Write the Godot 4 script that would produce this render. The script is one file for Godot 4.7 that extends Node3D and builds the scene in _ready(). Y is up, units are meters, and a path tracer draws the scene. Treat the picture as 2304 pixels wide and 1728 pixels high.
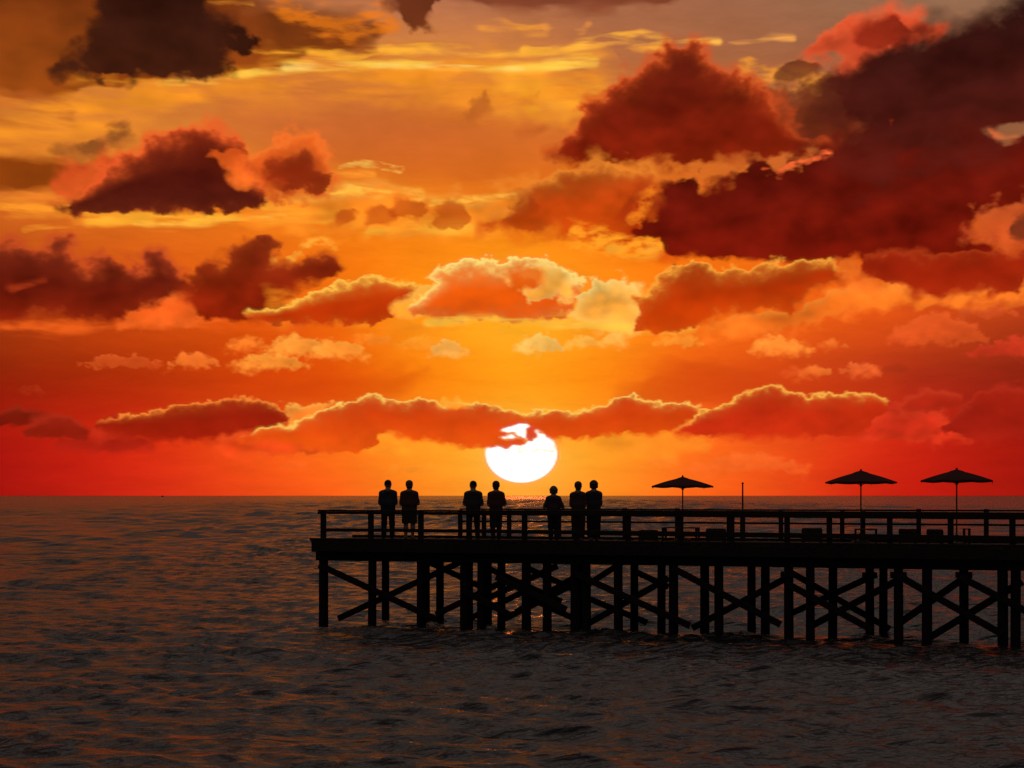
extends Node3D
# Sunset over the sea: people on a timber pier watch the sun go down behind bands of cloud. Metres, y up, the sea at y = 0, the view along -z.
const EYE := 3.93
const LIFTED_ZENITH := Vector3(0.500, 0.388, 0.345)  # unseen overhead sky, made brighter than the visible top to light the near water

func _ready() -> void:
	var camera := Camera3D.new()
	camera.name = "camera"
	camera.near = 0.2
	camera.far = 90000.0
	# 44 degrees across; the lens is shifted up so that uprights stay upright
	camera.set_frustum(2.0 * 0.2 * 864.0 / 2851.2, Vector2(0.0, 0.2 * 252.0 / 2851.2), 0.2, 90000.0)
	camera.position = Vector3(0.0, EYE, 0.0)
	camera.current = true
	add_child(camera)

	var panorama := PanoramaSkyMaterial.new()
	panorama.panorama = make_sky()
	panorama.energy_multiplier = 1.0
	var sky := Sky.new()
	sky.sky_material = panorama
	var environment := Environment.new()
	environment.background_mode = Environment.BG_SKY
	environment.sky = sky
	environment.tonemap_mode = Environment.TONE_MAPPER_LINEAR
	environment.tonemap_exposure = 1.0
	environment.sdfgi_enabled = true
	environment.ssao_enabled = true
	environment.ssil_enabled = true
	var world := WorldEnvironment.new()
	world.name = "world_environment"
	world.environment = environment
	add_child(world)

	var sun := DirectionalLight3D.new()
	sun.name = "sun"
	sun.light_color = Color(1.0, 0.42, 0.12)
	sun.light_energy = 0.015
	sun.light_angular_distance = 2.6
	sun.shadow_enabled = true
	add_child(sun)
	var a := deg_to_rad(SUN_AZ)
	var e := deg_to_rad(SUN_EL)
	sun.look_at_from_position(Vector3(sin(a) * cos(e), sin(e), -cos(a) * cos(e)) * 100.0, Vector3.ZERO)
	build_place()


# one cloud bank each: kind, half width of a streak, outline (azimuth and elevation in degrees), colours of its top, its base and its lit edge,
# [edge width, edge strength, edge all round, softness above, softness below, raggedness, grain, cover, mottle, stretch, billow]
const CLOUDS := [
	[0,0,[-24.04,20.64,-13.26,21.54,-10.96,20.85,-8.62,20.55,-6.05,20.04,-6.24,19.33,-9.01,19,-10.96,18.58,-12.11,18.15,-14.78,17.61,-18.46,17.09,-19.9,16.76,-22,16.59,-24.04,16.27],[0.117,0.0176,0.0024],[0.305,0.0545,0.0044],[1,0.2623,0.0319],[0.201,0,0.25,0.804,0.281,0.523,0.5,0.92,0.3,3,0]],
	[0,0.482,[-10.18,20.64,-9.01,20.35,-7.43,20.17,-5.85,20.4],[0.807,0.1878,0.0091],[0.807,0.1878,0.0091],[0.807,0.1878,0.0091],[0.02,0,0,0.362,0.362,0.322,1,0.8,0.2,2.5,0]],
	[0,0.683,[-22,14.86,-19.18,15.8,-16.08,16.71,-12.5,17.41,-9.01,17.78,-5.05,18.11,-1.04,17.99,3.57,17.78],[0.956,0.305,0.016],[0.956,0.305,0.016],[0.956,0.305,0.016],[0.02,0,0,0.683,0.683,0.442,0.5,0.85,0.2,4,0]],
	[0,0.402,[-22,14.86,-20.43,15.19,-18.82,15.16],[0.956,0.305,0.0212],[0.956,0.305,0.0212],[0.956,0.305,0.0212],[0.02,0,0,0.502,0.502,0.402,1,0.5,0.2,5,0]],
	[0,0.523,[-22,15.73,-20.96,15.92,-19.72,15.75],[0.5149,0.1144,0.0168],[0.5149,0.1144,0.0168],[0.5149,0.1144,0.0168],[0.02,0,0,0.523,0.523,0.402,1,0.6,0.2,5,0]],
	[0,0.683,[-0.04,17.81,1.97,17.53,3.37,17.96],[1,0.3813,0.0212],[1,0.3813,0.0212],[1,0.3813,0.0212],[0.02,0,0,0.683,0.683,0.442,0.5,0.8,0.2,3,0]],
	[0,0.362,[10.49,18.43,11.27,18.11,13.19,17.73,13.57,17.43],[1,0.3515,0.0343],[1,0.3515,0.0343],[1,0.3515,0.0343],[0.02,0,0,0.322,0.322,0.281,1,0.75,0.2,2,0]],
	[0,0,[-13.26,16.92,-9.01,17.24,-7.04,17.05,-5.05,16.47,-1.04,16.25,1.97,16.52,2.77,15.58,1.77,14.09,-2.05,14.09,-5.05,14.42,-9.01,15.05,-10.96,15.69,-12.88,15.95],[0.5776,0.1384,0.0343],[0.6584,0.1221,0.013],[1,0.2623,0.0319],[0.201,0,0.25,0.723,0.723,0.442,0.5,0.6,0.1,3,0]],
	[0,0.121,[-15.64,17.42,-13.45,17.67,-12.5,17.88,-11.48,18.17,-9.99,18.43,-7.43,18.62,-4.85,18.74,-2.25,18.76,-0.04,18.64,1.97,18.71,3.77,18.89],[1,0.552,0.0612],[1,0.552,0.0612],[1,0.552,0.0612],[0.02,0,0,0.141,0.141,0.1,1,1,0.2,6,0]],
	[0,0.04,[-10.18,18.42,-7.43,18.61,-4.85,18.71,-2.25,18.72,0.56,18.63],[1,0.7305,0.1878],[1,0.7305,0.1878],[1,0.7305,0.1878],[0.02,0,0,0.1,0.1,0.06,1,0.8,0.2,6,0]],
	[0,0.1,[-18.97,17.35,-18.28,17.21,-16.64,17.29,-15.52,17.41],[0.9131,0.305,0.0232],[0.9131,0.305,0.0232],[0.9131,0.305,0.0232],[0.02,0,0,0.121,0.121,0.1,1,0.8,0.2,5,0]],
	[0,0.08,[-11.58,18.98,-10.18,19.05,-9.01,19.18,-7.33,19.25],[1,0.3763,0.0232],[1,0.3763,0.0232],[1,0.3763,0.0232],[0.02,0,0,0.1,0.1,0.141,1,0.85,0.2,5,0]],
	[0,0.121,[-9.01,18.96,-7.04,19.05,-5.85,19.34,-4.25,19.56,-2.85,19.61,-1.85,19.46],[1,0.4125,0.0273],[1,0.4125,0.0273],[1,0.4125,0.0273],[0.02,0,0,0.121,0.121,0.161,1,0.9,0.2,5,0]],
	[0,0.08,[-5.85,19.2,-3.85,19.36,-2.05,19.28,0,19.33,1.97,19.25,3.57,19.19],[1,0.4452,0.0343],[1,0.4452,0.0343],[1,0.4452,0.0343],[0.02,0,0,0.1,0.1,0.141,1,0.85,0.2,5,0]],
	[0,0.161,[0.56,19.4,2.37,19.38,3.37,19.58,4.57,19.8,5.77,19.77,6.96,19.57],[1,0.4342,0.0395],[1,0.4342,0.0395],[1,0.4342,0.0395],[0.02,0,0,0.121,0.121,0.161,1,0.95,0.2,5,0]],
	[0,0.121,[4.57,19.47,5.77,19.38,6.76,19.27],[0.9734,0.3763,0.0395],[0.9734,0.3763,0.0395],[0.9734,0.3763,0.0395],[0.02,0,0,0.121,0.121,0.141,1,0.85,0.2,5,0]],
	[0,0.06,[6.56,19.57,8.14,19.57,9.32,19.48],[1,0.4678,0.0612],[1,0.4678,0.0612],[1,0.4678,0.0612],[0.02,0,0,0.08,0.08,0.1,1,0.9,0.2,5,0]],
	[0,0.08,[9.71,19.48,10.1,19.4,10.88,19.43,11.65,19.52,12.52,19.43],[0.956,0.3916,0.0723],[0.956,0.3916,0.0723],[0.956,0.3916,0.0723],[0.02,0,0,0.08,0.08,0.121,1,0.85,0.2,5,0]],
	[0,0.161,[-1.35,20.28,-0.24,20.41,0.76,20.22,1.47,20.21],[0.956,0.3419,0.0343],[0.956,0.3419,0.0343],[0.956,0.3419,0.0343],[0.02,0,0,0.141,0.141,0.161,1,0.85,0.2,5,0]],
	[0,0.08,[1.57,20.32,2.17,20.49,2.67,20.39,3.17,20.12,3.47,20.38],[0.8714,0.305,0.0482],[0.8714,0.305,0.0482],[0.8714,0.305,0.0482],[0.02,0,0,0.121,0.121,0.141,1,0.8,0.2,5,0]],
	[0,0.08,[-13.55,20.73,-12.5,20.78,-11.54,20.78],[0.855,0.305,0.0232],[0.855,0.305,0.0232],[0.855,0.305,0.0232],[0.02,0,0,0.1,0.1,0.121,1,0.8,0.2,5,0]],
	[0,0,[-17.83,21.11,-13.26,21.54,-13.68,20.38,-12.88,20.08,-11.81,19.37,-12,18.78,-13.26,17.99,-15.43,17.6,-17.37,17.47,-18.97,17.52,-19.76,17.51,-19.09,18.18,-18.64,18.84,-18.19,19.44,-17.81,19.76],[0.0252,0.0056,0.0033],[0.0612,0.013,0.0048],[1,0.2623,0.0319],[0.201,0,0.25,0.482,0.281,0.603,0.8,1,0.25,1,0]],
	[0,0,[-5.61,21.97,-3.05,22.04,-3.61,20.95,-3.89,20.32,-4.55,19.98,-5.01,20.34,-5.25,20.95],[0.107,0.0176,0.006],[0.162,0.0273,0.006],[1,0.2623,0.0319],[0.201,0,0.25,0.322,0.322,0.362,1,0.93,0.15,1,0]],
	[0,0,[-3.85,22.02,8.34,21.86,6.96,21.23,4.57,21.07,2.37,21.05,-1.04,21.23],[0.1384,0.0273,0.013],[0.2232,0.0452,0.0176],[1,0.2623,0.0319],[0.201,0,0.25,0.322,0.322,0.281,1,0.85,0.15,3,0]],
	[0,0,[-2.25,16.51,-1.85,17.25,-1.25,17.62,-0.94,17.35,-1.15,16.8,-1.65,16.37],[0.3916,0.0887,0.016],[0.5149,0.117,0.016],[1,0.2623,0.0319],[0.201,0,0.25,0.241,0.281,0.322,1,0.7,0.15,1,0]],
	[0,0,[0.36,15.97,0.96,16.25,1.47,16.19,1.06,15.88],[0.4564,0.0931,0.016],[0.5149,0.1022,0.016],[1,0.2623,0.0319],[0.201,0,0.25,0.201,0.201,0.241,1,0.6,0.15,1,0]],
	[0,0,[0.26,17.08,0.76,17.35,1.27,17.72,1.17,17.35,0.56,16.99],[0.5149,0.1221,0.016],[0.5457,0.1274,0.016],[1,0.2623,0.0319],[0.201,0,0.25,0.161,0.201,0.241,1,0.5,0.15,1,0]],
	[0,0,[-19.81,14.19,-19.18,14.63,-18.19,14.89,-17.56,15.26,-16.78,15.54,-16.71,15.11,-17.37,14.7,-18.46,14.35,-19.36,14.12],[0.162,0.0452,0.013],[0.2307,0.0612,0.013],[1,0.2623,0.0319],[0.201,0,0.25,0.241,0.281,0.322,1,0.8,0.15,1,0]],
	[0,0,[-18.01,15.49,-17.56,15.76,-16.91,15.81,-17.1,15.58],[0.2623,0.0723,0.016],[0.305,0.0802,0.016],[1,0.2623,0.0319],[0.201,0,0.25,0.161,0.161,0.201,1,0.6,0.15,1,0]],
	[0,0.141,[-22,12.31,-20.08,12.66,-19.36,12.68],[0.8388,0.2232,0.0212],[0.8388,0.2232,0.0212],[0.8388,0.2232,0.0212],[0.02,0,0,0.161,0.161,0.161,1,0.8,0.2,5,0]],
	[0,0,[-24.04,13.58,-20.96,13.87,-19.72,13.91,-18.64,13.74,-19.36,13.11,-20.96,12.7,-24.04,12.39],[0.2307,0.0369,0.0024],[0.2623,0.0452,0.003],[1,0.2623,0.0319],[0.201,0,0.25,0.201,0.201,0.181,1,0.92,0.15,3,0]],
	[0,0,[-20.08,12.95,-19.36,13.47,-18.64,13.89,-17.74,14.32,-17.19,14,-17.74,13.09,-18.64,12.59,-19.72,12.58],[0.6172,0.0648,0.013],[0.6724,0.0887,0.013],[1,0.2623,0.0319],[0.201,0,0.25,0.362,0.281,0.362,1,0.9,0.2,1,0]],
	[0,0.241,[-22,11.94,-20.25,12,-17.92,11.84,-16.08,11.91],[0.956,0.305,0.0212],[0.956,0.305,0.0212],[0.956,0.305,0.0212],[0.02,0,0,0.201,0.201,0.181,1,0.85,0.2,5,0]],
	[0,0.1,[-21.13,11.11,-19.9,11.34,-17.92,11.54],[0.9734,0.305,0.0252],[0.9734,0.305,0.0252],[0.9734,0.305,0.0252],[0.02,0,0,0.121,0.121,0.121,1,0.85,0.2,5,0]],
	[0,0.181,[-18.46,11.73,-16.64,11.88,-14.4,11.93,-11.73,12.13,-9.4,12.37,-7.83,12.39],[1,0.4125,0.0273],[1,0.4125,0.0273],[1,0.4125,0.0273],[0.02,0,0,0.181,0.181,0.161,1,0.95,0.2,5,0]],
	[0,0.08,[-16.64,11.7,-14.4,11.82,-12.11,12.08,-10.18,12.23],[1,0.552,0.0612],[1,0.552,0.0612],[1,0.552,0.0612],[0.02,0,0,0.121,0.121,0.1,1,0.8,0.2,5,0]],
	[0,0.161,[-11.15,12.61,-9.4,12.83,-7.63,12.66],[1,0.402,0.0296],[1,0.402,0.0296],[1,0.402,0.0296],[0.02,0,0,0.201,0.201,0.201,1,0.85,0.2,5,0]],
	[0,0,[-11.73,12.7,-10.18,13.14,-8.22,13.43,-7.04,13.62,-5.05,13.48,-3.05,13.17,-0.64,13.34,0.56,13.34,0.36,12.77,-1.04,12.19,-3.05,11.79,-6.05,11.74,-8.22,11.88,-10.18,12.38],[0.855,0.1812,0.0091],[0.956,0.2874,0.0176],[1,0.5149,0.0802],[0.281,0.5,0.2,0.442,0.523,0.482,0.8,0.75,0.45,2,0]],
	[0,0.141,[-8.32,13.35,-7.24,13.52,-5.85,13.38,-4.05,13.36],[1,0.491,0.0545],[1,0.491,0.0545],[1,0.491,0.0545],[0.02,0,0,0.121,0.121,0.181,1.4,0.9,0.2,2.5,0]],
	[0,0.1,[-3.65,13.03,-2.45,13.14,-1.25,13.3,0,13.3],[1,0.4564,0.0482],[1,0.4564,0.0482],[1,0.4564,0.0482],[0.02,0,0,0.1,0.1,0.181,1.6,0.85,0.2,2.5,0]],
	[0,0.121,[-7.83,14.42,-7.04,14.56,-6.05,14.55,-5.05,14.35],[1,0.491,0.0762],[1,0.491,0.0762],[1,0.491,0.0762],[0.02,0,0,0.1,0.1,0.141,1.4,0.9,0.2,2.5,0]],
	[0,0.08,[-8.12,14.15,-7.24,14.14,-6.24,14.17],[0.956,0.305,0.0252],[0.956,0.305,0.0252],[0.956,0.305,0.0252],[0.02,0,0,0.1,0.1,0.121,1.4,0.8,0.2,5,0]],
	[0,0.201,[-6.44,11.73,-4.65,11.86,-3.05,11.87,-1.85,12.03],[1,0.4342,0.0343],[1,0.4342,0.0343],[1,0.4342,0.0343],[0.02,0,0,0.241,0.241,0.181,1,0.8,0.2,5,0]],
	[0,0,[-8.01,12.06,-7.82,12.43,-7.53,12.68,-7.2,12.57,-7.06,12.27,-7.34,12.08],[0.4342,0.0482,0.0052],[0.552,0.0648,0.0044],[1,0.2623,0.0319],[0.201,0,0.25,0.181,0.241,0.281,1,0.7,0.15,1,0]],
	[0,0,[-6.62,11.98,-6.35,12.44,-5.95,12.76,-5.47,12.61,-5.27,12.24,-5.68,12],[0.4342,0.0482,0.0052],[0.552,0.0648,0.0044],[1,0.2623,0.0319],[0.201,0,0.25,0.181,0.241,0.281,1,0.7,0.15,1,0]],
	[0,0,[-5.57,12.33,-5.22,12.84,-4.69,13.18,-4.08,13.02,-3.81,12.61,-4.34,12.35],[0.4342,0.0482,0.0052],[0.552,0.0648,0.0044],[1,0.2623,0.0319],[0.201,0,0.25,0.181,0.241,0.281,1,0.7,0.15,1,0]],
	[0,0,[-3.73,12.01,-3.36,12.61,-2.81,13.02,-2.17,12.83,-1.89,12.33,-2.44,12.03],[0.4342,0.0482,0.0052],[0.552,0.0648,0.0044],[1,0.2623,0.0319],[0.201,0,0.25,0.181,0.241,0.281,1,0.7,0.15,1,0]],
	[0,0,[-11.38,14.85,-10.96,15.22,-10.28,15.58,-9.46,15.8,-8.71,15.5,-8.12,14.86,-7.99,14.04,-8.32,13.39,-9.97,13.03,-11.17,13.09,-12.11,13.87,-12.02,14.72],[0.552,0.0612,0.006],[0.305,0.0232,0.0037],[0.9734,0.1746,0.0212],[0.523,1,0.55,0.307,0.362,0.462,1.1,0.96,0.6,1,0.2]],
	[0,0,[-10.86,14.37,-10.18,14.81,-9.2,14.95,-8.77,14.46,-8.32,13.95,-8.42,13.48,-9.2,13.4,-10.18,13.42,-10.76,13.86],[0.162,0.0103,0.003],[0.2232,0.0144,0.003],[0.8714,0.1274,0.0212],[0.201,0.3,0.3,0.241,0.241,0.402,1.3,0.85,0.3,1,0]],
	[0,0,[-19.76,11.96,-19.09,12.7,-18.1,13.21,-17.88,13.8,-17.19,14.25,-16.17,14.97,-15.06,15.49,-14.08,15.82,-13.07,15.87,-12.38,15.47,-12.02,15,-12.19,14.38,-11.73,13.89,-11.38,13.51,-11.11,12.85,-11.23,12.45,-14.46,12.26,-17.37,12.09],[0.0931,0.006,0.0027],[0.0685,0.008,0.0044],[0.855,0.107,0.0194],[0.261,1,0.12,0.273,0.181,0.37,1.1,1,0.34,1,0.24]],
	[0,0,[-13.45,14.64,-12.79,14.86,-12.11,14.72,-11.54,14.19,-11.15,13.47,-11.73,13.44,-12.5,14.05,-13.07,14.26],[0.8388,0.107,0.0116],[0.9216,0.162,0.016],[1,0.2623,0.0319],[0.201,0,0.25,0.241,0.241,0.362,1,0.75,0.3,1,0]],
	[0,0,[13.09,18.93,13.76,19.47,14.55,19.83,15.52,20.05,16.67,20.2,17.48,19.93,18.75,19.39,18.57,19.01,17.24,18.76,16.29,18.36,15.32,17.96,14.42,17.81,14.51,18.51,13.66,18.68],[0.4452,0.0319,0.0091],[0.6172,0.0685,0.0212],[0.8879,0.1119,0.0319],[0.482,0.9,0.6,0.342,0.482,0.416,1,0.96,0.35,1,0.16]],
	[0,0,[15.26,19.11,15.82,19.61,16.75,19.78,17.48,19.46,18.12,19.29,17.3,18.93,16.29,18.68,15.54,18.69],[0.1946,0.0116,0.0044],[0.305,0.0212,0.007],[1,0.2623,0.0319],[0.201,0,0.25,0.281,0.322,0.362,1,0.85,0.15,1,0]],
	[0,0,[11.65,17.82,12.13,18.33,12.8,18.6,13.57,18.41,13.53,18.06,12.8,17.89,12.23,17.7],[0.1274,0.0273,0.0091],[0.1878,0.0452,0.013],[1,0.2623,0.0319],[0.201,0,0.25,0.201,0.241,0.281,1,0.85,0.15,1,0]],
	[0,0,[10.88,17.33,12.04,17.17,13.57,17.34,14.32,17.82,15.82,17.7,16.56,16.41,15.82,15.03,13.95,14.98,12.42,15.43,11.46,16.03],[0.1384,0.0319,0.0103],[0.1559,0.0296,0.008],[1,0.2623,0.0319],[0.201,0,0.25,0.442,0.523,0.884,1.3,0.62,0.5,1,0]],
	[0,0,[10.69,17.52,12.42,17.15,14.32,17.56,15.82,16.65,15.82,15.22,14.51,14.8,12.8,14.94,11.46,15.67],[0.1384,0.0252,0.0091],[0.1746,0.016,0.0044],[1,0.2623,0.0319],[0.201,0,0.25,0.547,0.422,0.693,1.1,0.85,0.5,1,0]],
	[0,0,[1.97,14.77,2.53,15.92,3.05,16.73,3.47,17.49,4.77,17.9,5.17,18.25,6.21,18.83,7.12,19.4,8.32,19.46,8.97,19,9.63,18.15,10.76,18.09,11.11,17.39,11.94,17.02,12.33,16.44,12.04,15.71,13.36,15.34,14.32,14.81,12.86,14.82,10.36,14.88,8.32,14.66,6.24,14.62,4.17,14.55],[0.0802,0.007,0.0037],[0.2307,0.013,0.0024],[0.7913,0.0976,0.016],[0.201,0.8,0.06,0.307,0.362,0.416,1,1,0.34,1,0.2]],
	[0,0,[-1.35,12.09,-0.64,12.61,0.16,12.92,0.84,13.89,2.09,14.37,3.55,14.6,5.01,14.61,6.26,14.35,6.56,13.69,5.85,12.72,5.33,12.14,5.53,11.37,4.17,11.3,2.09,11.72,0,11.85],[0.3712,0.0395,0.0044],[0.5906,0.0545,0.0018],[1,0.305,0.0319],[0.241,0.75,0.15,0.478,0.482,0.416,1,0.97,0.34,1,0]],
	[0,0,[4.97,13.1,6.96,13.43,8.54,13.2,8.54,10.92,6.76,10.86,5.37,11.47],[0.305,0.0252,0.0037],[0.5149,0.0319,0.0018],[1,0.2623,0.0319],[0.201,0,0.25,0.478,0.422,0.555,1,0.8,0.34,1,0]],
	[0,0,[-0.24,12.77,0.36,13.34,0.96,13.53,0.96,12.76,0.16,12.38],[0.305,0.0319,0.0044],[0.402,0.0452,0.0037],[1,0.2623,0.0319],[0.201,0,0.25,0.281,0.281,0.322,1,0.7,0.15,1,0]],
	[0,0.402,[2.97,11.6,3.97,11.3,5.17,11.03,6.56,11.35,6.96,11.53],[1,0.3325,0.016],[1,0.3325,0.016],[1,0.3325,0.016],[0.02,0,0,0.281,0.281,0.362,1.2,0.9,0.2,1.5,0]],
	[0,0.241,[4.37,11,5.17,10.7,6.36,10.78],[1,0.402,0.0319],[1,0.402,0.0319],[1,0.402,0.0319],[0.02,0,0,0.241,0.241,0.241,1,0.8,0.2,5,0]],
	[0,0.201,[5.37,12.14,5.77,12.51,6.26,13.26],[0.9047,0.2159,0.0116],[0.9047,0.2159,0.0116],[0.9047,0.2159,0.0116],[0.02,0,0,0.201,0.201,0.241,1,0.8,0.2,1,0]],
	[0,0,[5.69,11.75,6.36,12.46,6.96,13.24,7.3,13.87,7.95,13.93,8.32,13.43,9.03,13.55,9.85,13.92,10.86,14.26,11.86,14.01,12.86,14.55,14.06,14.75,15.32,15.57,16.1,16.05,14.83,16.36,14.42,17.14,15.32,17.96,16.29,18.57,17.72,18.65,18.95,18.81,20.18,19,20.99,19.31,22,19.78,25.3,20.13,25.3,12.1,20.89,12.22,20,11.84,20,11,20.89,10.33,20.89,9.89,15.52,10.19,10.88,10.38,7.08,10.53,6.76,11.15],[0.0232,0.0056,0.004],[0.1946,0.0075,0.0021],[0.9047,0.117,0.0273],[0.181,0,0,0.41,0.241,0.555,0.9,1,0.34,1,0]],
	[0,0,[14.32,16.58,15.36,17.83,16.38,18.53,17.72,18.61,18.95,18.78,20.18,18.97,21.06,19.27,22.1,19.77,25.3,20.13,25.3,15.15,21.06,15.44,19.83,15.07,18.39,14.66,16.56,14.62,15.26,15.25],[0.0176,0.0048,0.004],[0.0887,0.0103,0.006],[1,0.2623,0.0319],[0.201,0,0.25,1.025,1.809,0.693,0.8,0.92,0.34,1,0]],
	[0,0.08,[11.81,13.96,12.33,14.3,13,14.45,13.66,14.52,14.1,14.68],[0.956,0.1384,0.0319],[0.956,0.1384,0.0319],[0.956,0.1384,0.0319],[0.02,0,0,0.1,0.1,0.141,1.6,0.95,0.2,1.5,0]],
	[0,0.06,[11.17,14.21,11.46,14.23],[0.8388,0.107,0.0212],[0.8388,0.107,0.0212],[0.8388,0.107,0.0212],[0.02,0,0,0.08,0.08,0.1,1,0.7,0.2,5,0]],
	[0,0.06,[16.62,15.6,16.66,15.87],[0.402,0.0319,0.0091],[0.402,0.0319,0.0091],[0.402,0.0319,0.0091],[0.02,0,0,0.1,0.1,0.08,1,0.7,0.2,5,0]],
	[0,0,[20.57,15.07,20.97,15.24,22,15.21,23.98,15.07,23.98,14.65,22,14.72,21.27,14.62,20.89,14.86],[0.305,0.117,0.0482],[0.3515,0.117,0.0423],[1,0.2623,0.0319],[0.201,0,0.25,0.181,0.141,0.181,1,0.95,0.15,1,0]],
	[0,0.06,[20.64,15.13,20.89,14.9,21.27,14.65,21.76,14.68],[0.807,0.1559,0.0452],[0.807,0.1559,0.0452],[0.807,0.1559,0.0452],[0.02,0,0,0.1,0.1,0.1,1,0.8,0.2,5,0]],
	[0,0,[20.18,11.1,20.45,11.81,21.06,12.03,22.1,12.03,23.98,12.05,23.98,10.1,22,10.07,21.06,10.4],[0.4342,0.0545,0.013],[0.6445,0.0887,0.0176],[0.8388,0.1559,0.0319],[0.281,0.4,0.4,0.362,0.402,0.683,1.4,0.5,0.5,1,0]],
	[0,0,[20.89,11.05,21.41,11.41,22.45,11.47,23.98,11.31,23.98,10.46,21.93,10.52],[0.117,0.0212,0.0091],[0.1559,0.0252,0.008],[1,0.2623,0.0319],[0.201,0,0.25,0.241,0.241,0.322,1,0.85,0.15,1,0]],
	[0,0.261,[-23.03,7.01,-19.9,7.22,-17.37,7.51,-14.4,7.74,-11.73,7.71,-9.4,7.65],[0.8388,0.1119,0.0103],[0.8388,0.1119,0.0103],[0.8388,0.1119,0.0103],[0.02,0,0,0.241,0.241,0.241,1,0.85,0.2,5,0]],
	[0,0,[-17.19,7.41,-16.64,8.15,-15.9,8.59,-14.78,9.02,-14.02,9.2,-13.79,8.06,-14.02,7.48],[0.7605,0.0976,0.0116],[0.8388,0.107,0.0103],[0.956,0.2232,0.0319],[0.281,0.4,0.4,0.241,0.241,0.362,1.2,0.85,0.4,1,0]],
	[0,0,[-24.04,10.36,-22,10.57,-21.1,10.51,-20.36,10.25,-19.9,10.76,-19.26,10.83,-18.9,10.09,-18.59,9.73,-17.85,10.4,-17.17,10.05,-16.42,9.72,-16.03,10.5,-15.37,10.59,-15,9.88,-14.4,9.53,-14.21,9.04,-14.85,8.83,-16.03,8.38,-16.78,7.86,-17.56,7.62,-19.26,7.69,-20.64,7.81,-21.1,7.46,-22,7.26,-24.04,7.12],[0.0844,0.0097,0.0048],[0.2086,0.0103,0.0018],[0.6867,0.0844,0.0176],[0.221,0.75,0.15,0.307,0.301,0.393,1.1,1,0.34,1,0.16]],
	[0,0.1,[-21.48,8.65,-20.78,8.87,-20.25,9.05],[0.5149,0.0482,0.0103],[0.5149,0.0482,0.0103],[0.5149,0.0482,0.0103],[0.02,0,0,0.161,0.161,0.161,1,0.7,0.2,5,0]],
	[0,0.121,[-10.72,10.35,-10.18,10.25,-9.69,10.69,-9.2,11.07,-8.42,11.21,-7.89,10.93],[1,0.3712,0.0343],[1,0.3712,0.0343],[1,0.3712,0.0343],[0.02,0,0,0.121,0.121,0.161,1.4,0.95,0.2,1,0]],
	[0,0,[-14.17,7.67,-13.96,8.19,-14.27,8.98,-14.4,9.47,-13.93,10,-12.65,10.17,-12.29,10.86,-11.69,11.3,-11.03,11.41,-10.53,11.01,-10.63,10.28,-9.87,10.15,-9.26,10.57,-8.03,10.6,-7.57,10.09,-8.32,9.67,-9.46,9.43,-10.18,8.71,-10.57,7.72,-13.47,7.63],[0.162,0.016,0.0037],[0.2874,0.0144,0.0018],[0.6724,0.0976,0.013],[0.161,0.45,0.1,0.273,0.271,0.347,1.1,1,0.34,1,0]],
	[0,0.523,[-10.18,8.37,-7.83,8.22,-5.05,7.88,-3.05,7.99],[0.956,0.2623,0.013],[0.956,0.2623,0.013],[0.956,0.2623,0.013],[0.02,0,0,0.523,0.523,0.281,1,0.6,0.2,3,0]],
	[0,0,[-11.81,8.01,-10.57,8.32,-9.46,8.69,-8.44,9.26,-7.41,9.52,-6.17,9.83,-5.35,9.75,-4.15,9.3,-4.55,8.86,-5.13,8.46,-5.21,8.03,-6.38,7.72,-8.44,7.69,-11.48,7.67],[0.5647,0.0482,0.0024],[0.5149,0.0296,0.0012],[1,0.5149,0.0612],[0.141,1.3,0.05,0.08,0.141,0.241,1.5,1,0.15,1,0.5]],
	[0,0,[-5.25,8.27,-4.95,8.82,-4.05,9.26,-3.45,9.46,-3.25,9.07,-3.85,8.48,-4.45,8.04],[1,0.3916,0.0296],[1,0.305,0.016],[1,0.5776,0.1022],[0.201,0.6,0.4,0.181,0.201,0.241,1.3,0.9,0.3,1,0]],
	[0,0,[-4.45,8,-4.45,8.47,-3.61,9.17,-3.41,9.56,-3.61,9.85,-3.25,10.28,-2.25,10.54,-1.39,10.64,-0.74,10.41,0,10.71,1.04,10.68,2.09,10.45,2.67,10.01,3.21,9.46,3.21,8.99,2.69,8.7,2.89,8.29,2.09,7.98,0,7.93,-2.25,7.9],[0.7758,0.107,0.003],[0.7454,0.0762,0.0012],[1,0.7011,0.1746],[0.241,1.35,0.1,0.08,0.161,0.322,1.4,1,0.2,1,0.5]],
	[0,0,[-0.04,9.87,0.56,10.26,1.37,10.45,2.27,10.06,2.87,9.47,2.77,8.88,1.77,8.85,0.76,8.69,0.46,9.09,1.17,9.48,0.86,9.83],[1,0.491,0.0685],[1,0.3515,0.0212],[1,0.7454,0.2232],[0.201,0.7,0.5,0.201,0.221,0.322,1.5,0.9,0.5,1,0]],
	[0,0,[0.06,9.87,0.56,10.22,1.27,10.16,1.41,9.67,0.86,9.28,0.26,9.48],[0.7305,0.107,0.0044],[0.7605,0.107,0.003],[1,0.2623,0.0319],[0.201,0,0.25,0.181,0.201,0.241,1,0.85,0.15,1,0]],
	[0,0,[2.77,8.29,3.01,9.27,3.77,9.73,4.27,9.61,4.97,9.72,5.87,9.23,5.77,8.46,5.77,7.57,4.97,7.45,3.97,7.59,2.97,7.9],[1,0.4342,0.0545],[1,0.3515,0.0319],[1,0.7157,0.2016],[0.281,0.8,0.5,0.181,0.261,0.342,1.4,0.95,0.5,1,0.4]],
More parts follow.
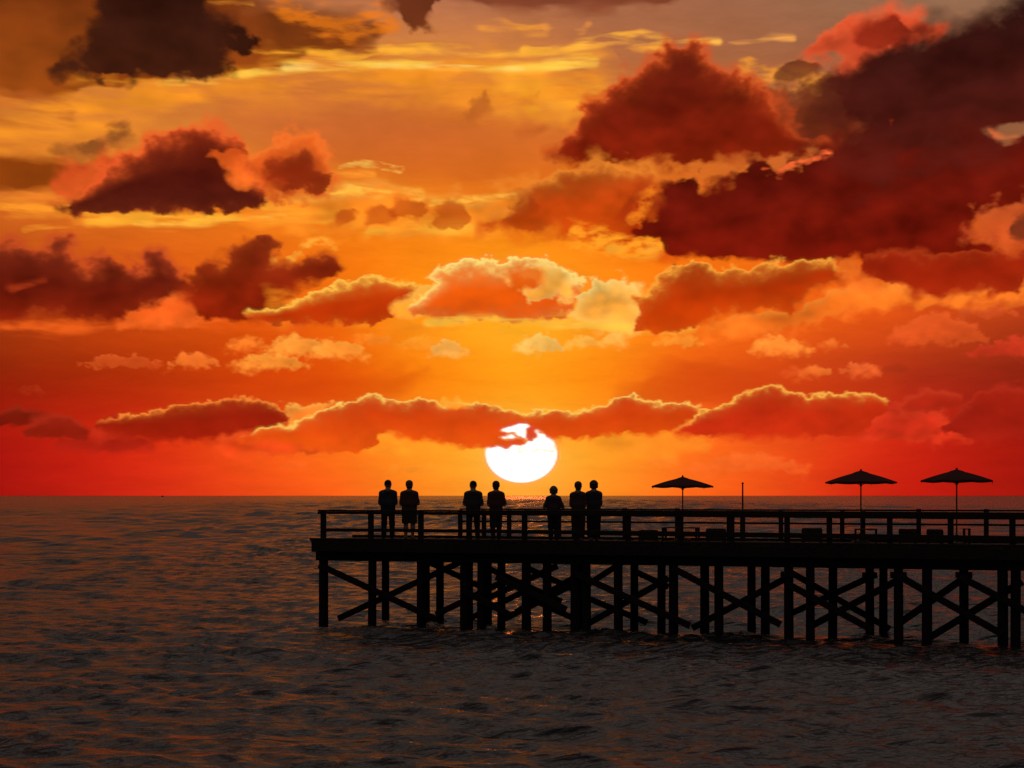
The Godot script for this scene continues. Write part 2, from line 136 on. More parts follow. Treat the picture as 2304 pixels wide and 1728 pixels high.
	[0,0.161,[-3.85,7.85,-1.45,7.87,0.96,7.83,3.37,7.74,5.97,7.43,8.14,7.48],[1,0.5149,0.0513],[1,0.5149,0.0513],[1,0.5149,0.0513],[0.02,0,0,0.181,0.181,0.121,1,0.9,0.2,5,0]],
	[0,0,[8.93,7.66,10.49,8.16,12.04,8.02,13.76,8.68,15.08,9.16,16.56,8.94,18.57,8.47,20.18,8.54,22.45,8.77,22.45,8.32,19.29,8.18,15.82,8.18,13.76,7.84,12.61,7.41,9.91,7.25,8.14,7.34],[0.956,0.1878,0.013],[0.9216,0.162,0.0116],[1,0.3515,0.0452],[0.241,0.5,0.3,0.241,0.322,0.342,1.2,0.85,0.45,1,0]],
	[0,0,[5.57,7.4,5.81,8.3,5.57,8.91,6.4,9.23,6.84,9.92,7.45,10.37,8.32,10.4,9.34,10.07,10.36,9.94,11.36,10.12,11.86,10.29,14.34,10.25,14.89,9.45,13.36,8.88,12.86,8.5,12.36,8.01,11.86,8.32,10.36,8.17,9.34,8.08,8.83,7.68,7.3,7.33],[0.314,0.0176,0.0018],[0.6724,0.0545,0.0015],[1,0.3916,0.0423],[0.161,1,0.1,0.1,0.201,0.301,1.4,1,0.18,1,0.4]],
	[0,0,[14.32,10.13,14.89,10.3,15.54,9.89,16.29,9.1,15.64,8.85,14.79,9.4],[0.855,0.1559,0.016],[0.8879,0.1559,0.0144],[1,0.2623,0.0319],[0.201,0,0.25,0.201,0.241,0.281,1,0.8,0.35,1,0]],
	[0,0,[15.45,10.42,15.49,9.67,16.29,9.22,17.24,9.04,17.72,8.62,19.15,8.59,20.08,8.84,20.62,8.51,21.48,8.68,21.93,9.26,23.98,9.39,23.98,10.1],[0.2623,0.0116,0.0024],[0.3916,0.0194,0.003],[0.7758,0.107,0.0194],[0.141,0.3,0.3,0.241,0.281,0.322,1.2,1,0.22,1,0]],
	[0,0,[-18.86,5.5,-18.49,5.82,-18.11,5.97,-17.73,6.03,-17.35,6.1,-16.97,6.03,-16.59,6.08,-16.2,6.04,-15.82,5.83,-15.43,5.6],[0.807,0.107,0.016],[0.7529,0.0999,0.0144],[1,0.1714,0.0319],[0.141,0.5,0.15,0.1,0.221,0.201,2.4,0.6,0.35,1,0.5]],
	[0,0,[-15.24,5.66,-15.01,5.93,-14.77,6.09,-14.54,6.24,-14.3,6.19,-14.06,6.24,-13.83,6.3,-13.59,6.15,-13.35,6.04,-13.11,5.72],[0.956,0.1812,0.0212],[0.8879,0.1683,0.0194],[1,0.2789,0.0395],[0.141,0.5,0.15,0.1,0.221,0.201,2.4,0.8,0.35,1,0.5]],
	[0,0,[-12.21,5.7,-11.88,6,-11.55,6.18,-11.22,6.26,-10.88,6.28,-10.55,6.22,-10.21,6.21,-9.88,6.12,-9.54,6.09,-9.2,5.75],[1,0.305,0.0319],[0.9301,0.2831,0.0296],[1,0.4564,0.0578],[0.141,0.5,0.15,0.1,0.221,0.201,2.4,0.8,0.35,1,0.5]],
	[0,0,[-12.59,6.54,-12.41,6.78,-12.23,6.88,-12.05,6.85,-11.87,6.99,-11.69,6.93,-11.5,6.88,-11.32,6.89,-11.14,6.8,-10.96,6.58],[0.9387,0.2016,0.0194],[0.8714,0.1878,0.0176],[1,0.305,0.0369],[0.141,0.5,0.15,0.1,0.221,0.201,2.4,0.8,0.35,1,0.5]],
	[0,0,[-10.9,6.29,-10.59,6.74,-10.29,6.93,-9.98,7.09,-9.67,7.14,-9.36,7,-9.05,6.97,-8.74,6.86,-8.43,6.8,-8.12,6.34],[1,0.3231,0.0369],[0.9301,0.3005,0.0343],[1,0.4793,0.0648],[0.141,0.5,0.15,0.1,0.221,0.201,2.4,0.8,0.35,1,0.5]],
	[0,0,[-9.01,6.25,-8.73,6.55,-8.45,6.8,-8.17,6.94,-7.89,6.94,-7.61,6.87,-7.33,6.76,-7.05,6.84,-6.77,6.57,-6.48,6.28],[1,0.305,0.0319],[0.9301,0.2831,0.0296],[1,0.4564,0.0578],[0.141,0.5,0.15,0.1,0.221,0.201,2.4,0.8,0.35,1,0.5]],
	[0,0,[-7.04,6.83,-6.84,7.05,-6.64,7.07,-6.44,7.16,-6.24,7.2,-6.05,7.18,-5.85,7.12,-5.65,7.1,-5.45,7.02,-5.25,6.85],[0.956,0.2384,0.0194],[0.8879,0.2195,0.0176],[1,0.3613,0.0369],[0.141,0.5,0.15,0.1,0.221,0.201,2.4,0.6,0.35,1,0.5]],
	[0,0,[-5.15,6.73,-4.94,6.88,-4.73,6.96,-4.52,7.05,-4.31,7.03,-4.1,7.12,-3.89,7.05,-3.67,7.03,-3.46,6.95,-3.25,6.75],[1,0.305,0.0232],[0.9301,0.2831,0.0212],[1,0.4564,0.0437],[0.141,0.5,0.15,0.1,0.221,0.201,2.4,0.6,0.35,1,0.5]],
	[0,0,[-3.85,6.39,-3.65,6.66,-3.45,6.91,-3.25,6.89,-3.05,7.05,-2.85,7.05,-2.65,6.98,-2.45,6.89,-2.25,6.7,-2.05,6.4],[1,0.4564,0.0887],[0.9301,0.4233,0.0823],[1,0.6654,0.1441],[0.141,0.5,0.15,0.1,0.221,0.201,2.4,0.75,0.35,1,0.5]],
	[0,0,[0.26,6.56,0.48,6.88,0.69,7.15,0.91,7.12,1.13,7.36,1.34,7.21,1.56,7.27,1.78,7.04,1.99,6.94,2.21,6.56],[1,0.552,0.1221],[0.9301,0.5149,0.1144],[1,0.7991,0.1912],[0.141,0.5,0.15,0.1,0.221,0.201,2.4,0.75,0.35,1,0.5]],
	[0,0,[2.57,6.79,2.72,6.97,2.86,7.06,3,7.07,3.15,7.13,3.29,7.21,3.44,7.11,3.58,7.06,3.73,6.95,3.87,6.78],[1,0.491,0.0844],[0.9301,0.4564,0.0782],[1,0.7157,0.1356],[0.141,0.5,0.15,0.1,0.221,0.201,2.4,0.6,0.35,1,0.5]],
	[0,0,[4.07,6.88,4.2,7.06,4.33,7.2,4.45,7.25,4.58,7.2,4.71,7.23,4.83,7.29,4.96,7.19,5.08,7.12,5.21,6.87],[1,0.491,0.0887],[0.9301,0.4564,0.0823],[1,0.7157,0.1441],[0.141,0.5,0.15,0.1,0.221,0.201,2.4,0.6,0.35,1,0.5]],
	[0,0,[6.56,6.78,6.79,6.98,7.01,7.05,7.24,7.05,7.46,7.17,7.68,7.09,7.91,7.09,8.13,7.01,8.35,6.92,8.58,6.74],[1,0.3325,0.0319],[0.9301,0.3095,0.0296],[1,0.491,0.0578],[0.141,0.5,0.15,0.1,0.221,0.201,2.4,0.6,0.35,1,0.5]],
	[0,0,[10.49,6.43,10.81,6.71,11.12,6.84,11.43,6.91,11.75,7,12.06,6.97,12.37,6.86,12.68,6.79,12.99,6.72,13.3,6.37],[1,0.2623,0.0296],[0.9301,0.2423,0.0273],[1,0.3916,0.0529],[0.141,0.5,0.15,0.1,0.221,0.201,2.4,0.8,0.35,1,0.5]],
	[0,0,[13.76,6.51,13.87,6.64,13.97,6.68,14.08,6.69,14.19,6.77,14.3,6.74,14.41,6.73,14.52,6.67,14.63,6.62,14.74,6.48],[0.9047,0.1683,0.0194],[0.8388,0.1559,0.0176],[1,0.2582,0.0369],[0.141,0.5,0.15,0.1,0.221,0.201,2.4,0.7,0.35,1,0.5]],
	[0,0,[12.8,5.35,12.95,5.51,13.09,5.6,13.24,5.69,13.38,5.75,13.52,5.69,13.67,5.62,13.81,5.6,13.95,5.53,14.1,5.32],[0.956,0.1878,0.0252],[0.8879,0.1746,0.0232],[1,0.2874,0.0467],[0.141,0.5,0.15,0.1,0.221,0.201,2.4,0.8,0.35,1,0.5]],
	[0,0,[14.32,5.38,14.54,5.56,14.75,5.66,14.96,5.74,15.18,5.66,15.39,5.75,15.6,5.72,15.81,5.62,16.02,5.55,16.23,5.33],[0.8714,0.1274,0.0232],[0.807,0.1195,0.0212],[1,0.2016,0.0437],[0.141,0.5,0.15,0.1,0.221,0.201,2.4,0.75,0.35,1,0.5]],
	[0,0,[12.04,5.41,12.13,5.52,12.22,5.55,12.31,5.6,12.4,5.62,12.49,5.61,12.57,5.56,12.66,5.57,12.75,5.51,12.84,5.39],[0.8228,0.107,0.0176],[0.7605,0.0999,0.016],[1,0.1714,0.0343],[0.141,0.5,0.15,0.1,0.221,0.201,2.4,0.6,0.35,1,0.5]],
	[0,0,[16.56,6.65,17.02,7.32,17.48,7.46,17.94,7.71,18.39,7.79,18.84,7.83,19.29,7.46,19.74,7.46,20.18,7.1,20.62,6.5],[0.7758,0.0976,0.016],[0.7231,0.0908,0.0144],[1,0.1559,0.0319],[0.141,0.5,0.15,0.1,0.221,0.201,2.4,0.6,0.35,1,0.5]],
	[0,0,[19.83,5.99,20.3,6.34,20.77,6.39,21.24,6.53,21.7,6.59,22.16,6.66,22.62,6.46,23.07,6.28,23.53,6.14,23.98,5.82],[0.552,0.0343,0.0103],[0.5149,0.0319,0.0097],[0.7991,0.0612,0.0222],[0.141,0.5,0.15,0.1,0.221,0.201,2.4,0.85,0.35,1,0.5]],
	[0,0,[19.29,7.62,19.57,7.81,19.85,7.86,20.12,7.86,20.4,7.92,20.67,7.9,20.94,7.83,21.22,7.77,21.49,7.68,21.76,7.5],[0.7305,0.0931,0.0176],[0.6795,0.0865,0.016],[1,0.15,0.0343],[0.141,0.5,0.15,0.1,0.221,0.201,2.4,0.55,0.35,1,0.5]],
	[0,0,[-21.22,4.41,-21.12,4.52,-21.02,4.55,-20.93,4.6,-20.83,4.6,-20.73,4.59,-20.63,4.6,-20.54,4.57,-20.44,4.54,-20.34,4.44],[0.491,0.0452,0.0091],[0.4564,0.0423,0.0086],[0.7157,0.0782,0.0194],[0.141,0.5,0.15,0.1,0.221,0.201,2.4,0.3,0.35,1,0.5]],
	[0,0,[16.38,5.46,16.93,5.6,17.3,5.47,16.93,5.25],[0.305,0.0273,0.006],[0.3515,0.0296,0.006],[1,0.2623,0.0319],[0.201,0,0.25,0.161,0.161,0.121,1,0.5,0.15,1,0]],
	[0,0,[-11.73,4.63,-9.01,5.17,-5.85,5.3,-3.85,5.72,-5.05,4.71,-7.83,4.19],[0.6172,0.0513,0.0024],[0.6172,0.0452,0.0024],[1,0.2623,0.0319],[0.201,0,0.25,0.683,0.523,0.201,0.5,0.45,0,3,0]],
	[0,0,[4.97,4.22,6.36,5.3,7.75,5.87,12.8,5.2,16.56,4.54,12.8,4.22],[0.6172,0.0545,0.0044],[0.5776,0.0395,0.0037],[1,0.2623,0.0319],[0.201,0,0.25,0.683,0.523,0.201,0.5,0.5,0,3,0]],
	[1,0,[0.42,1.94,2.04,0.6],[1,1,1],[1,1,1],[1,0.2623,0.0319],[0.201,0,0.25,0.161,0.201,0.281,1,1,0.15,1,0]],
	[0,0,[-13.26,2.56,-12.11,2.91,-10.96,3.04,-9.79,2.79,-7.83,2.31,-8.22,1.95,-10.57,1.86,-12.88,1.98],[0.7605,0.0482,0.0091],[0.8388,0.0545,0.008],[0.956,0.1559,0.0252],[0.201,0.4,0.3,0.241,0.281,0.281,1.4,0.7,0.5,1,0]],
	[0,0,[-6.6,2,-6.48,2.71,-5.65,3,-4.65,2.82,-2.85,2.53,-1.85,2.41,-2.25,2.13,-4.45,1.92,-6.05,1.84],[1,0.2623,0.0144],[1,0.2874,0.0144],[1,0.4564,0.0452],[0.161,0.3,0.3,0.241,0.281,0.261,1.3,0.75,0.3,1,0]],
	[0,0,[1.97,2.33,3.57,2.77,6.56,3.01,8.14,2.5,8.93,2.2,6.96,2.01,3.97,2.08],[1,0.305,0.0194],[1,0.305,0.0194],[1,0.2623,0.0319],[0.201,0,0.25,0.281,0.322,0.241,1,0.55,0.3,1,0]],
	[0,0,[15.26,2.54,15.64,3.21,16.38,3.68,17.3,3.85,18.75,3.72,18.93,2.96,19.83,2.47,17.48,2.38],[0.6172,0.0296,0.0103],[0.6724,0.0319,0.0091],[0.8388,0.0802,0.0212],[0.201,0.4,0.4,0.241,0.241,0.281,1.4,0.8,0.5,1,0]],
	[0,0,[-24.04,3.41,-22,3.46,-21.31,3.66,-20.61,3.68,-20.08,3.39,-20.78,3.08,-22,2.94,-24.04,2.86],[0.1746,0.0103,0.003],[0.2232,0.0091,0.003],[0.4564,0.0319,0.0091],[0.1,0.4,0.1,0.161,0.181,0.181,1.4,1,0.2,1,0]],
	[0,0,[-21.2,2.64,-20.43,3.22,-19.54,3.37,-18.82,3.15,-18.32,2.74,-18.64,2.47,-19.9,2.42],[0.2232,0.0103,0.0037],[0.305,0.013,0.0037],[0.552,0.0369,0.0116],[0.121,0.5,0.1,0.181,0.241,0.201,1.4,0.95,0.2,1,0]],
	[0,0,[-19.54,2.2,-18.1,2.5,-16.27,2.53,-15.9,2.2,-17.37,1.96,-18.82,1.98],[0.305,0.0116,0.0052],[0.3916,0.0144,0.0052],[1,0.2623,0.0319],[0.201,0,0.25,0.201,0.241,0.181,1,0.8,0.15,1,0]],
	[0,0,[-18.37,2.69,-18.01,3.26,-17.37,3.47,-16.64,3.38,-16.64,2.52,-17.74,2.45],[0.491,0.0343,0.0091],[0.5149,0.0273,0.008],[1,0.2623,0.0319],[0.201,0,0.25,0.241,0.241,0.241,1,0.6,0.4,1,0]],
	[0,0,[-18.19,3.07,-17.37,3.47,-15.71,3.69,-15.06,3.95,-14.12,4.09,-13.07,4.22,-12.27,4.37,-11.34,4.29,-10.57,4.02,-10.08,3.58,-9.89,3.28,-10.76,2.98,-12.11,2.91,-13.45,2.56,-15.15,2.48,-16.64,2.58,-17.19,2.8],[0.305,0.0144,0.003],[0.3613,0.013,0.003],[0.956,0.2462,0.0319],[0.072,1.1,0,0.06,0.241,0.181,1.7,1,0.15,1,0.4]],
	[0,0,[-10.57,4.02,-9.99,4.07,-9.2,3.98,-8.62,4.17,-8.12,4.19,-8.62,3.59,-9.2,3.29,-9.4,2.93,-9.79,3.05,-9.89,3.58],[0.9387,0.1878,0.016],[0.9216,0.1559,0.013],[1,0.5149,0.0802],[0.161,0.8,0.5,0.121,0.161,0.241,1.8,0.92,0.6,1,0]],
	[0,0,[-12.02,2.57,-11.15,3.03,-9.79,3.18,-9.2,3.49,-8.62,3.89,-7.43,4.26,-6.74,4.38,-6.21,4.53,-5.65,4.35,-5.05,4.2,-4.69,4.26,-4.15,4.5,-3.55,4.36,-3.05,4.09,-2.25,4.23,-1.35,4.17,-0.74,4.05,-0.04,3.83,0.56,3.71,1.17,3.85,1.97,3.89,2.77,3.79,3.57,3.96,4.27,4.06,4.53,4.34,4.97,4.55,5.47,4.61,5.87,4.37,6.76,4.14,7.75,4.19,8.44,4.05,8.34,3.5,7.35,3.01,6.17,2.81,4.97,2.88,3.77,2.68,1.97,2.63,1.27,2.53,0.4,2.21,-1.04,2.19,-2.25,2.27,-3.05,2.53,-4.45,2.58,-5.45,2.88,-6.05,2.88,-6.28,2.08,-7.83,1.95,-9.01,2.1,-10.18,2.45],[0.5271,0.0252,0.0024],[0.8714,0.0976,0.0052],[1,0.5776,0.0976],[0.064,1.4,0,0.052,0.181,0.181,1.7,1,0.12,1,0.4]],
	[0,0,[-3.35,4.03,-3.05,4.29,-2.45,4.39,-1.95,4.21,-2.25,4.05,-2.85,3.97],[1,0.3813,0.0319],[1,0.305,0.0212],[1,0.2623,0.0319],[0.201,0,0.25,0.1,0.121,0.161,1.8,0.8,0.5,1,0]],
	[2,0,[-0.48,2.97,-0.04,3.23,0.52,3.27,0.76,3.19,0.6,2.85,0.76,2.53,0.4,2.65,0.16,2.85,-0.24,2.93],[1,1,1],[1,1,1],[1,0.2623,0.0319],[0.201,0,0.25,0.08,0.08,0.1,2.6,1,0.15,1,0]],
	[2,0,[-0.48,2.65,-0.08,2.77,0.2,2.67,-0.04,2.57],[1,1,1],[1,1,1],[1,0.2623,0.0319],[0.201,0,0.25,0.08,0.08,0.08,2.6,1,0.15,1,0]],
	[2,0,[0.96,2.43,1.23,2.65,1.15,2.93,1.47,2.83,1.77,2.57,1.93,2.33,1.97,2.09,0.4,2.09,0.36,2.33,0.76,2.39],[1,1,1],[1,1,1],[1,0.2623,0.0319],[0.201,0,0.25,0.1,0.08,0.121,2.6,1,0.15,1,0]],
	[0,0,[7.35,2.81,8.14,3.4,8.44,3.79,9.32,3.98,9.91,4.35,10.69,4.69,11.56,4.89,12.33,4.66,13.09,4.4,13.76,4.46,14.42,4.54,15.26,4.45,16.1,4.35,16.56,4.15,16.38,3.68,15.82,3.3,15.45,2.73,13.76,2.65,10.88,2.64,8.93,2.7],[0.491,0.0212,0.0037],[0.6172,0.0296,0.0052],[1,0.4564,0.0648],[0.068,1.25,0,0.056,0.221,0.181,1.7,1,0.15,1,0.4]],
	[0,0,[16.75,3.67,17.21,4.04,17.76,4.36,18.21,4.57,18.75,4.48,19.29,4.32,19.56,3.99,19.11,3.72,18.03,3.64],[0.402,0.0176,0.0052],[0.4342,0.0194,0.006],[0.6724,0.0545,0.0176],[0.121,0.6,0.1,0.161,0.201,0.221,1.5,0.95,0.2,1,0]],
	[0,0,[18.57,2.68,19.11,3.34,19.56,3.89,20.27,4.35,21.24,4.49,22.45,4.56,24.31,4.57,24.31,2.4,21.93,2.5,20.18,2.49],[0.3325,0.013,0.0044],[0.3813,0.013,0.0052],[0.552,0.0343,0.013],[0.121,0.5,0.1,0.161,0.181,0.221,1.4,1,0.15,1,0]],
	[0,0,[5.97,1.4,6.13,1.55,6.3,1.66,6.46,1.7,6.63,1.7,6.79,1.7,6.96,1.66,7.12,1.67,7.29,1.6,7.45,1.39],[1,0.2307,0.0212],[0.9301,0.2159,0.0194],[1,0.3467,0.0395],[0.141,0.5,0.15,0.121,0.265,0.201,2.4,0.45,0.35,1,0.5]],
	[0,0,[7.85,1.19,8.44,1.47,9.03,1.59,9.61,1.79,10.2,1.74,10.78,1.84,11.36,1.79,11.94,1.55,12.52,1.49,13.09,1.17],[0.956,0.15,0.0212],[0.8879,0.1384,0.0194],[1,0.2307,0.0395],[0.141,0.5,0.15,0.161,0.354,0.201,2.4,0.5,0.35,1,0.5]],
	[0,0,[-5.65,1.12,-5.34,1.23,-5.03,1.28,-4.72,1.33,-4.41,1.38,-4.1,1.32,-3.79,1.36,-3.47,1.32,-3.16,1.23,-2.85,1.12],[1,0.2874,0.0212],[0.9301,0.2664,0.0194],[1,0.4287,0.0395],[0.141,0.5,0.15,0.121,0.265,0.201,2.4,0.4,0.35,1,0.5]],
	[0,0,[-10.28,1.3,-10.17,1.41,-10.06,1.45,-9.95,1.46,-9.84,1.5,-9.74,1.52,-9.63,1.45,-9.52,1.43,-9.41,1.42,-9.3,1.31],[0.9047,0.1274,0.0176],[0.8388,0.1195,0.016],[1,0.2016,0.0343],[0.141,0.5,0.15,0.1,0.221,0.201,2.4,0.35,0.35,1,0.5]],
]
const AIR_AZ := [-31.57,-22,-14.78,-8.03,-3.05,0.42,3.97,7.95,14.7,22,31.51]
const AIR_EL := [0,2.33,5.13,7.91,10.26,13.15,15.97,18.72,21.38,24.78,29.54]
const AIR := [
	[[0.1384,0.0037,0.0037],[0.3712,0.007,0.004],[0.7157,0.0319,0.007],[0.956,0.117,0.0091],[1,0.2623,0.016],[1,0.3515,0.0296],[1,0.2705,0.0176],[0.9734,0.1384,0.0103],[0.6724,0.0273,0.006],[0.3613,0.008,0.0037],[0.1384,0.0044,0.003]],
	[[0.1384,0.0044,0.003],[0.4125,0.0091,0.004],[0.7305,0.0382,0.006],[0.9734,0.1559,0.0091],[1,0.3419,0.016],[1,0.4342,0.0273],[1,0.3419,0.0176],[0.9911,0.162,0.0116],[0.7157,0.0382,0.007],[0.3712,0.0097,0.004],[0.1384,0.0048,0.003]],
	[[0.117,0.008,0.003],[0.2874,0.0168,0.0027],[0.5149,0.0369,0.003],[0.7758,0.0887,0.003],[1,0.2462,0.0052],[1,0.3231,0.008],[1,0.2462,0.006],[0.8388,0.107,0.006],[0.5395,0.0395,0.0075],[0.2789,0.0168,0.0056],[0.117,0.0091,0.0044]],
	[[0.1878,0.0252,0.0052],[0.4452,0.0513,0.0052],[0.6445,0.0762,0.0044],[0.8714,0.1384,0.0044],[1,0.3231,0.0091],[1,0.402,0.016],[1,0.305,0.0103],[0.956,0.1746,0.007],[0.807,0.0976,0.007],[0.4793,0.0482,0.008],[0.1878,0.0252,0.008]],
	[[0.2232,0.0395,0.008],[0.552,0.0887,0.008],[0.7305,0.117,0.007],[0.9047,0.1746,0.0052],[0.9734,0.2542,0.006],[1,0.305,0.0091],[0.9911,0.2462,0.007],[0.9387,0.1746,0.0052],[0.855,0.1274,0.008],[0.6172,0.0802,0.0103],[0.2232,0.0395,0.0103]],
	[[0.2232,0.0545,0.0116],[0.6172,0.15,0.0176],[0.7454,0.1812,0.0144],[0.8228,0.1946,0.0103],[0.855,0.2086,0.0103],[0.8714,0.1946,0.008],[0.807,0.162,0.008],[0.7305,0.1441,0.0116],[0.6172,0.1119,0.016],[0.4564,0.0844,0.0212],[0.1878,0.0482,0.0176]],
	[[0.2232,0.0612,0.0176],[0.6445,0.1946,0.0252],[0.6724,0.1946,0.0296],[0.6038,0.1441,0.0252],[0.6172,0.1384,0.0176],[0.7157,0.1746,0.016],[0.7454,0.1878,0.0212],[0.6584,0.162,0.0252],[0.491,0.1221,0.0343],[0.3515,0.107,0.0423],[0.1559,0.0578,0.0296]],
	[[0.1746,0.0612,0.0252],[0.5149,0.1559,0.0273],[0.552,0.162,0.0296],[0.6172,0.1878,0.0319],[0.6867,0.2159,0.0369],[0.6724,0.2086,0.0395],[0.5149,0.1559,0.0452],[0.4342,0.1384,0.0482],[0.3515,0.1221,0.0545],[0.2874,0.1221,0.0612],[0.1384,0.0648,0.0423]],
	[[0.117,0.0513,0.0319],[0.305,0.0976,0.0273],[0.3712,0.117,0.0369],[0.4342,0.15,0.0612],[0.4678,0.162,0.0723],[0.4125,0.1441,0.0648],[0.3813,0.1384,0.0648],[0.3515,0.1329,0.0648],[0.305,0.1384,0.0723],[0.2542,0.1441,0.0844],[0.1221,0.0723,0.0545]],
	[[0.0887,0.0482,0.0395],[0.1746,0.0844,0.0482],[0.2086,0.0976,0.0545],[0.2384,0.1119,0.0648],[0.2542,0.1221,0.0723],[0.2462,0.1221,0.0723],[0.2384,0.1221,0.0762],[0.2232,0.1221,0.0762],[0.1946,0.1119,0.0762],[0.162,0.1022,0.0762],[0.0887,0.0612,0.0545]],
	[[0.0612,0.0423,0.0395],[0.1022,0.0685,0.0545],[0.1221,0.0802,0.0612],[0.1384,0.0887,0.0685],[0.15,0.0976,0.0723],[0.15,0.0976,0.0762],[0.1441,0.0976,0.0762],[0.1329,0.0931,0.0762],[0.117,0.0844,0.0723],[0.1022,0.0762,0.0685],[0.0612,0.0482,0.0482]],
]


const KERB_TOP := 2.67
const DECK_TOP := 2.59
const BEAM_BOTTOM := 1.988
const PIER_WIDTH := 3.4
const PIER_TURN := -15.6345
const PIER_CORNER := Vector3(-6.06, 0, -38.05)
const PILES := [[0.301, 0.3, 0.1475], [1.882, 0.3, 0.1325], [1.207, 3.1, 0.1285], [3.429, 0.3, 0.1445], [2.59, 3.1, 0.1275], [3.053, 3.1, 0.134], [4.765, 0.3, 0.143], [4.472, 1.7, 0.1215], [5.295, 0.3, 0.1425], [4.643, 3.1, 0.1325], [5.491, 1.7, 0.134], [6.635, 0.3, 0.1475], [7.256, 0.3, 0.1405], [8.079, 0.3, 0.146], [7.612, 3.1, 0.1365], [8.403, 0.3, 0.139], [9.323, 0.3, 0.138], [9.291, 3.1, 0.132], [10.341, 1.7, 0.1295], [10.895, 0.3, 0.143], [11.59, 1.7, 0.139], [12.15, 0.3, 0.132], [12.801, 3.1, 0.132], [13.311, 1.7, 0.133], [14.043, 0.3, 0.1335], [14.616, 0.3, 0.1265], [15.18, 1.7, 0.131], [16.173, 3.1, 0.131], [16.558, 3.1, 0.125], [16.905, 0.3, 0.1275], [17.634, 0.3, 0.139], [18.649, 1.7, 0.1305], [19.507, 0.3, 0.139], [19.83, 0.3, 0.133]]
const BRACES := [[0.304, 1.834, 3.914, 0.34, 0.1], [0.751, 0.247, 4.632, 2.008, 0.5], [2.534, 1.854, 4.245, 1.104, 3.3], [3.873, 0.446, 5.857, 1.416, 0.5], [4.829, 1.165, 6.238, 0.49, 0.1], [3.729, -0.077, 5.918, 1.025, 3.3], [4.466, 1.698, 6.918, 0.672, 3.3], [5.839, 1.57, 7.814, 0.719, 0.1], [5.451, 0.953, 7.456, 1.893, 0.5], [5.857, 0.314, 8.112, 1.457, 0.5], [5.774, 1.718, 7.483, 0.987, 3.3], [5.918, 0.747, 7.764, -0.037, 3.3], [5.557, 0.321, 7.342, 1.397, 3.3], [8.099, 1.735, 11.326, 0.361, 0.1], [7.764, 0.787, 9.592, 0.094, 3.3], [8.307, 0.213, 10.672, 1.591, 0.5], [7.736, 1.157, 8.905, 1.915, 3.3], [9.221, 1.647, 10.245, 1.191, 3.3], [10.919, 1.917, 13.789, 0.464, 0.1], [11.446, 0.262, 14.097, 1.749, 0.5], [13.888, 1.695, 16.687, 0.104, 3.3], [14.119, 1.497, 16.182, 0.387, 0.1], [13.94, 0.46, 16.315, 1.631, 3.3], [14.666, 0.401, 17.077, 1.776, 0.5], [16.908, 1.809, 19.426, 0.375, 0.1], [16.94, 0.523, 18.627, 1.803, 0.5], [17.71, 0.165, 19.965, 1.663, 0.5], [18.51, 1.779, 20.285, 0.835, 0.1]]
const BLOCKS := [[14.043, 1.785, 0.3], [16.905, 1.821, 0.3], [18.649, 1.766, 1.7], [16.173, 1.64, 3.1]]
const NEAR_FENCE := [[0.358, 2.864, 2.963, 3.389, 3.516], [1.89, 2.866, 2.964, 3.387, 3.517], [3.467, 2.865, 2.964, 3.383, 3.519], [4.952, 2.861, 2.963, 3.377, 3.52], [6.625, 2.853, 2.962, 3.367, 3.522], [8.154, 2.833, 2.96, 3.36, 3.524], [9.637, 2.812, 2.956, 3.354, 3.525], [11.111, 2.806, 2.948, 3.348, 3.524], [12.517, 2.801, 2.941, 3.342, 3.523], [14.011, 2.794, 2.933, 3.337, 3.521], [15.123, 2.785, 2.926, 3.334, 3.518], [16.683, 2.773, 2.915, 3.328, 3.514], [18.215, 2.762, 2.905, 3.322, 3.51], [19.732, 2.75, 2.895, 3.316, 3.506]]
const FAR_FENCE := [[3.682, 3.098, 3.155, 0], [4.47, 3.103, 3.159, 0], [5.294, 3.104, 3.161, 0], [6.899, 3.1, 3.158, 0], [8.967, 3.096, 3.156, 1], [10.575, 3.092, 3.153, 1], [12.121, 3.088, 3.151, 0], [13.646, 3.085, 3.149, 0], [15.403, 3.081, 3.147, 0], [15.992, 3.079, 3.146, 0], [17.532, 3.076, 3.144, 1], [19.359, 3.072, 3.142, 1], [20.895, 3.068, 3.14, 0]]
const PEOPLE := [[2.204, 0.75, 1.822, 0], [2.868, 0.8, 1.8, 1], [4.875, 0.8, 1.787, 2], [5.594, 0.75, 1.771, 3], [7.325, 0.8, 1.618, 4], [8.08, 0.7, 1.75, 5], [8.506, 0.85, 1.783, 6]]
const PARASOLS := [[10.808, 2.75, 1.963, 1.638, 0.921], [15.933, 2.4, 2.112, 1.738, 0.9425], [18.459, 1.6, 2.117, 1.765, 0.953]]
const LONE_POLE := [[12.552, 3, 1.748, 0.892]]
const FURNITURE := [[10.222, 11.284, 0.408, 2.75, 0], [14.329, 14.89, 0.388, 1.6, 1], [15.75, 16.383, 0.403, 2.4, 0], [16.941, 17.419, 0.384, 1.5, 1], [17.675, 18.102, 0.378, 1.5, 1], [18.614, 18.819, 0.455, 1.6, 2], [9.758, 10.251, 0.308, 1.4, 1], [11.672, 12.203, 0.358, 1.5, 1]]


# ------------------------------------------------------------------ sky: air and clouds, computed
const SKY_SIDE := 4096
const WIN_AZ := 31.0
const WIN_TOP := 31.0
const SUN_AZ := 0.42
const SUN_EL := 1.94
var n_big := FastNoiseLite.new()
var n_fine := FastNoiseLite.new()
var n_puff := FastNoiseLite.new()
var n_soft := FastNoiseLite.new()
var n_far := FastNoiseLite.new()
var fields := []
var sky_rows := []
var far_rows := []
var win_i0 := 0
var win_n := 0
var win_j0 := 0
var win_m := 0
const FAR_SIDE := 1024


